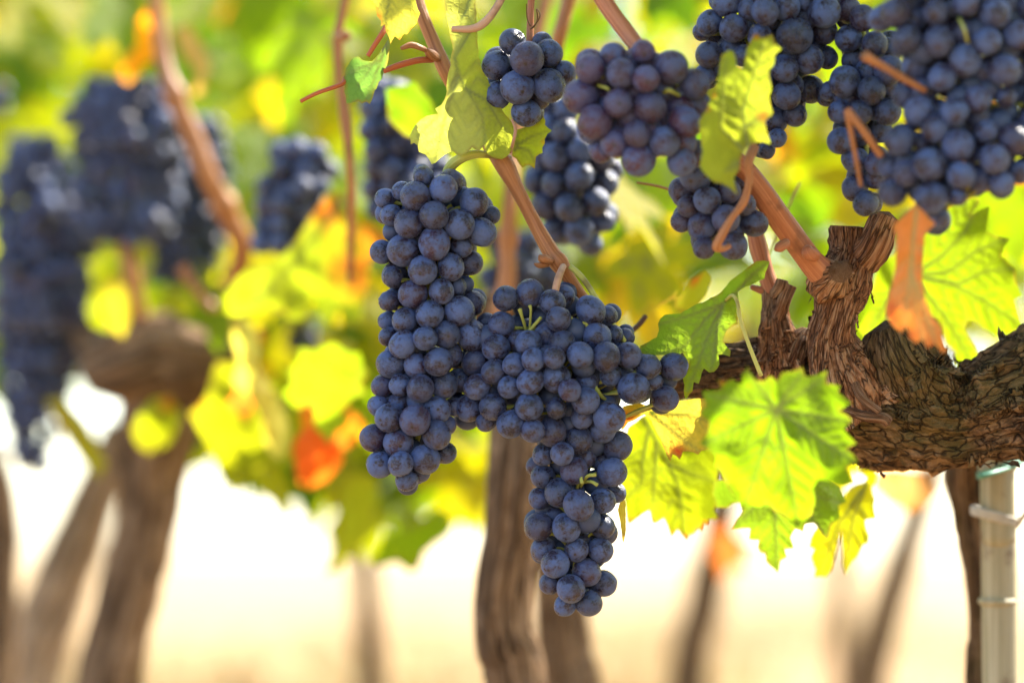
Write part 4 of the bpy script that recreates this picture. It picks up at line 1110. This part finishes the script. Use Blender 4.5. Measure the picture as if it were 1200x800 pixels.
L11 = tr([(240,135),(290,100),(340,82),(420,74),(500,68),(535,110),(555,160),(575,250),(520,320),(470,330),(455,347),(430,335),(400,330),(380,332),(365,372),(350,355),(330,345),(318,380),(300,350),(270,270),(245,225),(225,180),(190,148),(145,175),(110,190),(80,228),(72,170),(85,110),(150,92),(200,105)], 4.21, 710, 450)
leaf("vine_leaf", L11, 1.408, (0.70, 0.58, 0.10), "yellow leaf with pale pinkish folded edge under the berries", veins=[tr([(220,140),(330,230),(460,330)], 4.21, 710, 450), tr([(230,140),(400,150),(560,200)], 4.21, 710, 450)], crease=tr([(500,90),(340,100),(250,150),(320,385)], 4.21, 710, 450), ck=0.4, pale_side=-1, palecol=0.0,
     reds=[(735, 490, 12), (795, 530, 10)], seed=11)
leaf("vine_leaf", tr([(75,565),(95,572),(98,640),(97,740),(86,785),(78,740),(72,700),(58,620)], 4.21, 710, 450), 1.415, (0.62, 0.52, 0.10), "narrow curled yellow leaf sliver left of the red-tipped leaf", step=3.0, bend=(1.0, 0.2), crease=tr([(80,565),(85,780)], 4.21, 710, 450), ck=0.8, seed=12)
L12 = tr([(110,420),(104,465),(118,517),(155,520),(175,505),(205,500),(210,530),(190,560),(172,592),(205,588),(235,588),(232,625),(265,628),(262,655),(270,672),(285,675),(290,702),(330,742),(340,700),(362,688),(355,660),(387,657),(375,620),(392,590),(420,602),(425,575),(455,570),(475,595),(500,628),(518,575),(547,552),(540,510),(568,498),(545,440),(490,400),(400,400),(300,410),(200,420)], 2.963, 800, 420)
leaf("vine_leaf", L12, 1.47, (0.22, 0.40, 0.02), "darker green veined leaf pointing down beneath the big green leaf", veins=[tr([(320,400),(322,560),(328,735)], 2.963, 800, 420), tr([(320,430),(250,510),(180,588)], 2.963, 800, 420), tr([(330,430),(430,470),(550,500)], 2.963, 800, 420), tr([(330,430),(430,520),(500,620)], 2.963, 800, 420)],
     tilt=(0.1, -0.2), bend=(0.3, 0.2), seed=13)
L13 = tr([(605,385),(620,378),(640,375),(662,380),(674,402),(668,430),(655,450),(660,470),(668,490),(666,520),(674,555),(635,560),(638,585),(648,610),(645,638),(628,645),(605,690),(590,705),(565,752),(555,720),(555,690),(552,640),(548,600),(542,640),(530,690),(518,732),(495,758),(458,758),(462,730),(445,690),(457,660),(438,650),(450,610),(480,560),(540,500),(600,440),(632,428),(642,415),(625,400)], 2.963, 800, 420)
leaf("vine_leaf", L13, 1.505, (0.58, 0.62, 0.012), "bright lemon yellow forked leaf below the vine arm", veins=[tr([(640,430),(590,560),(565,740)], 2.963, 800, 420), tr([(620,460),(540,580),(480,745)], 2.963, 800, 420)], tilt=(0.35, 0.1), bend=(0.2, 0.2), seed=14)

# blurred leaves that can be told apart
def soft(outl, d, col, label, seed, **kw):
    kw.setdefault("bend", (0.3, 0.2)); kw.setdefault("wav", 0.006)
    return leaf("vine_leaf", outl, d, col, label, step=7, seed=seed, jag=1.5, **kw)

o15 = (4.446, 200, 220)
soft(tr([(450,400),(560,370),(640,290),(700,200),(760,110),(830,20),(950,0),(960,60),(880,110),(960,170),(1050,200),(1150,230),(1130,300),(1050,360),(1020,430),(1040,510),(1000,560),(990,690),(890,690),(880,640),(840,740),(800,720),(750,560),(700,640),(690,690),(610,690),(590,650),(470,650),(350,670),(230,650),(260,540),(380,440)], *o15), 1.74, (0.40, 0.52, 0.03),
     "large blurred green leaf turning orange on its right side, beside the long bunch", 21, reds=[(430, 280, 40), (415, 320, 30), (385, 250, 22), (440, 300, 30)], crease=tr([(960,20),(640,330),(450,640)], *o15), ck=0.3, veins=[tr([(900,60),(640,400),(400,640)], *o15)], tilt=(0.4, 0.2))
o14 = (3.335, 200, 380)
soft(tr([(510,90),(560,100),(640,70),(700,110),(740,110),(750,160),(770,190),(740,230),(760,270),(700,290),(705,350),(690,400),(650,420),(620,470),(590,430),(560,400),(565,350),(540,310),(500,330),(470,310),(440,270),(470,230),(460,180),(500,140)], *o14), 1.72, (0.28, 0.44, 0.02), "blurred mid-green pointed leaf left of the long bunch", 22, reds=[(362, 478, 9), (410, 480, 9)], tilt=(-0.2, 0.4))
soft(tr([(500,310),(560,290),(555,380),(620,470),(680,430),(755,400),(700,480),(640,500),(600,560),(580,620),(540,640),(500,620),(495,530),(535,480),(510,380)], *o14), 1.80, (0.78, 0.22, 0.03), "blurred red-orange leaf under the mid-green pointed leaf", 23, tilt=(-0.3, 0.3))
soft(tr([(180,150),(240,150),(300,120),(350,190),(420,250),(430,330),(470,400),(440,470),(440,540),(350,570),(310,600),(250,665),(220,620),(190,590),(160,500),(130,440),(70,350),(120,310),(150,250)], *o14), 1.86, (0.42, 0.50, 0.02), "large blurred yellow-green leaf beside the head of the left vine", 24, reds=[(228, 470, 12)], tilt=(0.3, 0.3))
soft(tr([(310,150),(328,220),(330,300),(318,350),(300,385),(260,350),(218,310),(250,270),(262,240),(290,200)], *o14), 1.81, (0.78, 0.20, 0.04), "small blurred red leaf hanging before the yellow-green leaf", 25, tilt=(-0.2, 0.2))
soft(tr([(230,-40),(290,-20),(330,20),(345,90),(340,150),(380,230),(430,300),(460,380),(465,440),(460,480),(420,530),(370,480),(350,350),(300,280),(240,230),(262,130),(240,60)], *o14), 1.78, (0.66, 0.66, 0.18), "blurred pale yellow twisted leaf hanging under the twig stub", 26, crease=tr([(260,-20),(320,200),(420,500)], *o14), ck=0.9, tilt=(0.5, 0.2))
o18 = (4.0, 340, 520)
soft(tr([(410,575),(405,520),(420,480),(450,420),(510,410),(570,400),(620,350),(680,305),(740,320),(758,400),(720,440),(680,460),(650,490),(630,500),(600,580),(560,595),(500,550),(460,560)], *o18), 1.82, (0.26, 0.44, 0.01), "blurred green leaf alone low under the tip of the long bunch", 27, tilt=(0.2, 0.2))
soft(tr([(160,605),(190,540),(200,480),(225,390),(220,300),(240,220),(250,150),(330,130),(400,150),(420,250),(400,300),(440,360),(380,420),(330,480),(270,530),(230,590)], *o18), 1.90, (0.44, 0.52, 0.03), "blurred yellow-green leaf hanging low left of the long bunch's tip", 28, tilt=(0.3, 0.4))
o0 = (4.0, 0, 0)
soft(tr([(690,40),(730,15),(770,50),(765,100),(785,150),(770,210),(750,260),(680,300),(640,350),(600,395),(545,350),(600,270),(650,200),(645,100)], *o0), 1.90, (0.85, 0.33, 0.01), "blurred bright orange leaf above the highlighted bunch, upper left", 29, tilt=(-0.4, 0.3))
soft(tr([(820,130),(880,120),(930,180),(965,240),(985,320),(965,400),(950,455),(905,445),(920,390),(915,330),(870,290),(840,230)], *o0), 1.92, (0.80, 0.55, 0.24), "blurred peach coloured curled leaf right of the bright orange one", 30, crease=tr([(850,130),(950,440)], *o0), ck=0.7)
soft(tr([(390,570),(440,550),(480,600),(485,650),(495,700),(460,785),(400,730),(375,640)], 3.2, 0, 150), 1.92, (0.66, 0.64, 0.06), "blurred yellow leaf before the head of the left vine", 31)
soft(tr([(150,540),(220,530),(270,590),(310,650),(355,750),(330,800),(290,760),(200,640)], 2.857, 0, 280), 2.0, (0.50, 0.52, 0.06), "blurred yellow-green slanting leaf beside the left trunk's pale neighbour", 32, reds=[(60, 500, 16)])
soft(tr([(440,640),(480,570),(510,535),(570,525),(605,580),(590,640),(560,690),(500,720),(460,690)], 2.857, 0, 280), 1.93, (0.42, 0.52, 0.02), "blurred green leaf with an orange patch hung on the left trunk", 33, reds=[(196, 474, 10)])
soft([(352, 505), (372, 498), (398, 512), (402, 540), (384, 562), (362, 572), (346, 556), (342, 528)], 1.79, (0.80, 0.20, 0.03), "blurred red-orange leaf hanging lowest beside the long bunch's tip", 41)
soft([(398, 478), (416, 484), (428, 500), (418, 520), (400, 524), (390, 504)], 1.78, (0.82, 0.26, 0.03), "small blurred orange leaf touching the left edge of the long bunch", 42)
soft([(822, 618), (840, 622), (858, 612), (868, 628), (884, 634), (874, 648), (880, 668), (862, 664), (848, 682), (844, 660), (830, 650), (838, 638)], 2.5, (0.50, 0.15, 0.06), "blurred red-brown leaf under the red-tipped leaf", 34)
soft([(632, 560), (648, 590), (652, 640), (648, 690), (636, 715), (622, 690), (616, 640), (620, 590)], 2.3, (0.60, 0.58, 0.02), "blurred yellow leaf showing in the slit between the two middle trunks", 39)
soft([(1024, 552), (1050, 546), (1085, 552), (1104, 572), (1090, 592), (1062, 600), (1040, 590), (1020, 572)], 1.95, (0.66, 0.36, 0.22), "blurred pinkish dry leaf just beneath the vine arm", 35)
soft([(452, 105), (486, 96), (505, 118), (520, 150), (500, 166), (474, 158), (455, 140)], 1.60, (0.20, 0.38, 0.012), "soft green leaf behind the shoot, above the blurred bunch", 36)
soft(tr([(440,600),(400,640),(330,690),(440,640),(500,560),(560,520),(590,560),(560,640),(480,720),(420,690)], 3.81, 680, 180), 1.50, (0.46, 0.54, 0.03), "soft narrow green leaf behind the tip of the folded green leaf", 37, reds=[(812, 328, 8)])

# ------------------------------------------------------------------ canopy of the rows behind
VAR = []
for sd in range(7):
    pts, F, z, vein = unit_leaf(100 + sd, cup=random.uniform(0.15, 0.45), step=0.075)
    me = bpy.data.meshes.new("vine_leaf")
    me.from_pydata([(x, y, zz) for (x, y), zz in zip(pts, z)], [], F)
    a = me.attributes.new("vein", 'FLOAT', 'POINT'); a.data.foreach_set("value", (vein * 0.7).astype(np.float32))
    smooth(me); me.materials.append(M_LEAF)
    VAR.append(me)
LOW = [unit_leaf(200 + sd, cup=0.3, step=0.2, teeth=False) for sd in range(5)]

row_dir = Vector((-0.59, 0.81, 0)).normalized()
row_nrm = Vector((0.81, 0.59, 0)).normalized()
def leaf_rot(face):
    n = Vector((rng.normal() * 0.6, rng.normal() * 0.6, rng.normal() * 0.55)) + face
    n.normalize()
    down = Vector((rng.normal() * 0.45, rng.normal() * 0.45, -1.0))
    y = (down - n * down.dot(n)).normalized()
    x = y.cross(n)
    return Matrix((x, y, n)).transposed()

cand = []
def scatter(n, p0, t0, t1, half, zlo, zhi, size=(0.075, 0.125), keep=None):
    k = 0
    while k < n:
        t = rng.uniform(t0, t1); u = rng.uniform(-half, half)
        g = p0 + row_dir * t + row_nrm * u
        low = zlo + 0.10 * noise.noise(Vector((t * 2.1, u * 2.0, p0.x))) + 0.05 * rng.normal()
        z = low + (zhi - low) * rng.random() ** 1.1
        v = Vector((g.x, g.y, z))
        k += 1
        if keep and not keep(v): continue
        cand.append((v, leaf_rot(Vector((0.25, -0.75, 0.35))), rng.uniform(*size)))

def keep_front(v):
    q = proj(v)
    if q is None: return False
    px, py, d = q
    if -260 < px < 1460 and py > -330 * 1.4 / max(d, 0.3):      # in or near the picture: only well behind the fruit
        if d < 1.85 + 0.25 * max(0, (600 - px) / 600): return False
        if py > 430 + 120 * noise.noise(Vector((px * 0.006, 0, 1))): return False
    return True

scatter(2600, Vector((0.16, 1.45, 0)), -2.6, 6.5, 0.42, 0.72, 1.55, keep=keep_front)
scatter(7000, Vector((1.94, 2.75, 0)), -1.0, 9.0, 0.22, 0.72, 1.95, (0.085, 0.13), keep=keep_front)
scatter(8000, Vector((3.72, 4.05, 0)), 0.0, 16.0, 0.28, 0.70, 2.3, (0.10, 0.15), keep=keep_front)
scatter(5000, Vector((5.5, 5.35, 0)), 2.0, 24.0, 0.3, 0.70, 2.9, (0.12, 0.18), keep=keep_front)

# leaves of this row's own canopy, close behind the fruit
k = 0
while k < 330:
    d = 1.72 + 1.7 * rng.random() ** 1.2
    px = rng.uniform(-120, 1330)
    v = P(px, 0, d)
    lowz = P(600, 455 - (60 if 560 < px < 760 else 0) + 70 * noise.noise(Vector((px * 0.009, d, 1))), d).z
    z = lowz + (CAM_H + 0.28 * d - lowz) * rng.random()
    if d < 2.3 and px < 450: continue
    if d < 1.9 and 380 < px < 700: continue
    cand.append((Vector((v.x, v.y, z)), leaf_rot(Vector((0.25, -0.75, 0.35))), rng.uniform(0.075, 0.12)))
    k += 1
k = 0
while k < 120:
    px = rng.uniform(-60, 480); py = rng.uniform(-40, 330)
    cand.append((P(px, py, rng.uniform(2.4, 3.6)), leaf_rot(Vector((0.25, -0.75, 0.35))), rng.uniform(0.08, 0.12)))
    k += 1
# unseen leaves added above the frame along sun rays to shade the fruit
k = 0
lit = [P(x, y, d) for x, y, d in [(500, 130, 1.39), (560, 130, 1.39), (460, 15, 1.385), (865, 130, 1.3), (860, 90, 1.3), (820, 380, 1.41), (850, 340, 1.41), (1100, 330, 1.5), (1160, 330, 1.5), (1110, 400, 1.5), (1130, 280, 1.5),
    (850, 470, 1.285), (900, 450, 1.285), (960, 470, 1.285), (930, 500, 1.285), (980, 530, 1.285), (910, 560, 1.285), (850, 530, 1.285), (880, 510, 1.285), (780, 550, 1.49), (810, 590, 1.49), (750, 560, 1.49), (790, 510, 1.49), (830, 560, 1.49), (910, 630, 1.47), (890, 610, 1.47), (970, 600, 1.47), (990, 620, 1.505), (970, 650, 1.505), (1070, 300, 1.25), (1080, 370, 1.25), (800, 500, 1.41)]]
tries = 0
while k < 420 and tries < 6000:
    tries += 1
    tgt = P(rng.uniform(400, 1230), rng.uniform(-60, 560), rng.uniform(1.25, 1.46))
    v = tgt + to_sun * rng.uniform(0.18, 0.62) + Vector((rng.normal(), rng.normal(), rng.normal())) * 0.02
    q = proj(v)
    if q[1] > -190 and -150 < q[0] < 1350: continue
    if min(((v - l) - to_sun * (v - l).dot(to_sun)).length for l in lit) < 0.034: continue
    cand.append((v, leaf_rot(Vector((0.5, 0.1, 0.85))), rng.uniform(0.07, 0.10)))
    k += 1
# leaf curtain left of centre, under the canopy edge
k = 0
while k < 140:
    px = rng.uniform(215, 575); py = rng.uniform(215, 665)
    low = 560 if px < 330 else (610 + 50 * noise.noise(Vector((px * 0.02, 4, 0))) if px < 560 else 520)
    if py > low or (px < 400 and py < 330) or (py > 520 and rng.random() < 0.15): continue
    d = rng.uniform(1.88, 2.5)
    cand.append((P(px, py - 20, d), leaf_rot(Vector((0.25, -0.75, 0.35))), rng.uniform(0.06, 0.10)))
    k += 1
sunlit = [np.array(l) for l in lit + [P(x, y, d) for x, y, d in [(200, 180, 1.96), (210, 230, 1.96), (195, 270, 1.96), (170, 150, 1.96), (360, 190, 1.78), (380, 220, 1.78), (705, 170, 1.53), (715, 225, 1.53), (700, 260, 1.53), (260, 250, 1.87), (225, 160, 1.87), (1178, 640, 1.5), (1178, 740, 1.5),
          (130, 580, 2.45), (95, 650, 2.45), (60, 730, 2.45), (175, 620, 1.99), (150, 700, 1.99), (130, 770, 1.99), (595, 650, 1.62), (600, 740, 1.62), (420, 300, 1.74), (330, 330, 1.74), (390, 420, 1.72), (300, 480, 1.86), (300, 380, 1.78)]]]
cv = np.array([c[0] for c in cand]); ts = np.array(to_sun)
ok = np.ones(len(cand), bool)  # canopy leaves on these points' sun rays are removed to let light through
for l in sunlit:
    r_ = cv - l
    al = r_ @ ts
    ok &= ~((np.linalg.norm(r_ - al[:, None] * ts, axis=1) < 0.034) & (al > 0.06))
cand = [c for c, o_ in zip(cand, ok) if o_]
vis = []
for i, (v, m, s) in enumerate(cand):
    q = proj(v)
    if q and -60 < q[0] < 1260 and -60 < q[1] < 860: vis.append((s / q[2], i))
vis.sort(reverse=True)
single = set(i for _, i in vis[:280])
pal = [(0.13, 0.30, 0.006), (0.24, 0.41, 0.006), (0.40, 0.50, 0.006), (0.54, 0.55, 0.010), (0.62, 0.48, 0.02), (0.72, 0.30, 0.02)]
names = ["blurred mid-green leaf of the canopy behind the fruit", "blurred light green leaf of the canopy behind the fruit", "blurred yellow-green leaf of the canopy behind the fruit", "blurred yellow leaf of the canopy behind the fruit", "blurred golden leaf of the canopy behind the fruit", "blurred orange leaf of the canopy behind the fruit"]
for i in sorted(single):
    v, m, s = cand[i]
    o = bpy.data.objects.new("vine_leaf", VAR[i % len(VAR)])
    o.matrix_world = Matrix.Translation(v) @ m.to_4x4() @ Matrix.Scale(s, 4)
    k = int(rng.choice(6, p=[0.20, 0.28, 0.29, 0.13, 0.05, 0.05]))
    o.color = (*pal[k], 1)
    tag(o, names[k], "vine leaf", "blurred leaves of the canopy behind the fruit")
    C.link(o)
V, F = [], []
for i, (v, m, s) in enumerate(cand):
    if i in single: continue
    pts, FF, z, _ = LOW[i % len(LOW)]
    k = len(V)
    V += [v + m @ Vector((x * s, y * s, zz * s)) for (x, y), zz in zip(pts, z)]
    F += [tuple(k + a for a in f) for f in FF]
me = bpy.data.meshes.new("vine_foliage"); me.from_pydata(V, [], F); smooth(me)
tag(link_mesh("vine_foliage", me, M_FOL), "dense green and yellow canopy of the vine rows behind, plus added overhead shade leaves", "foliage", kind="stuff")
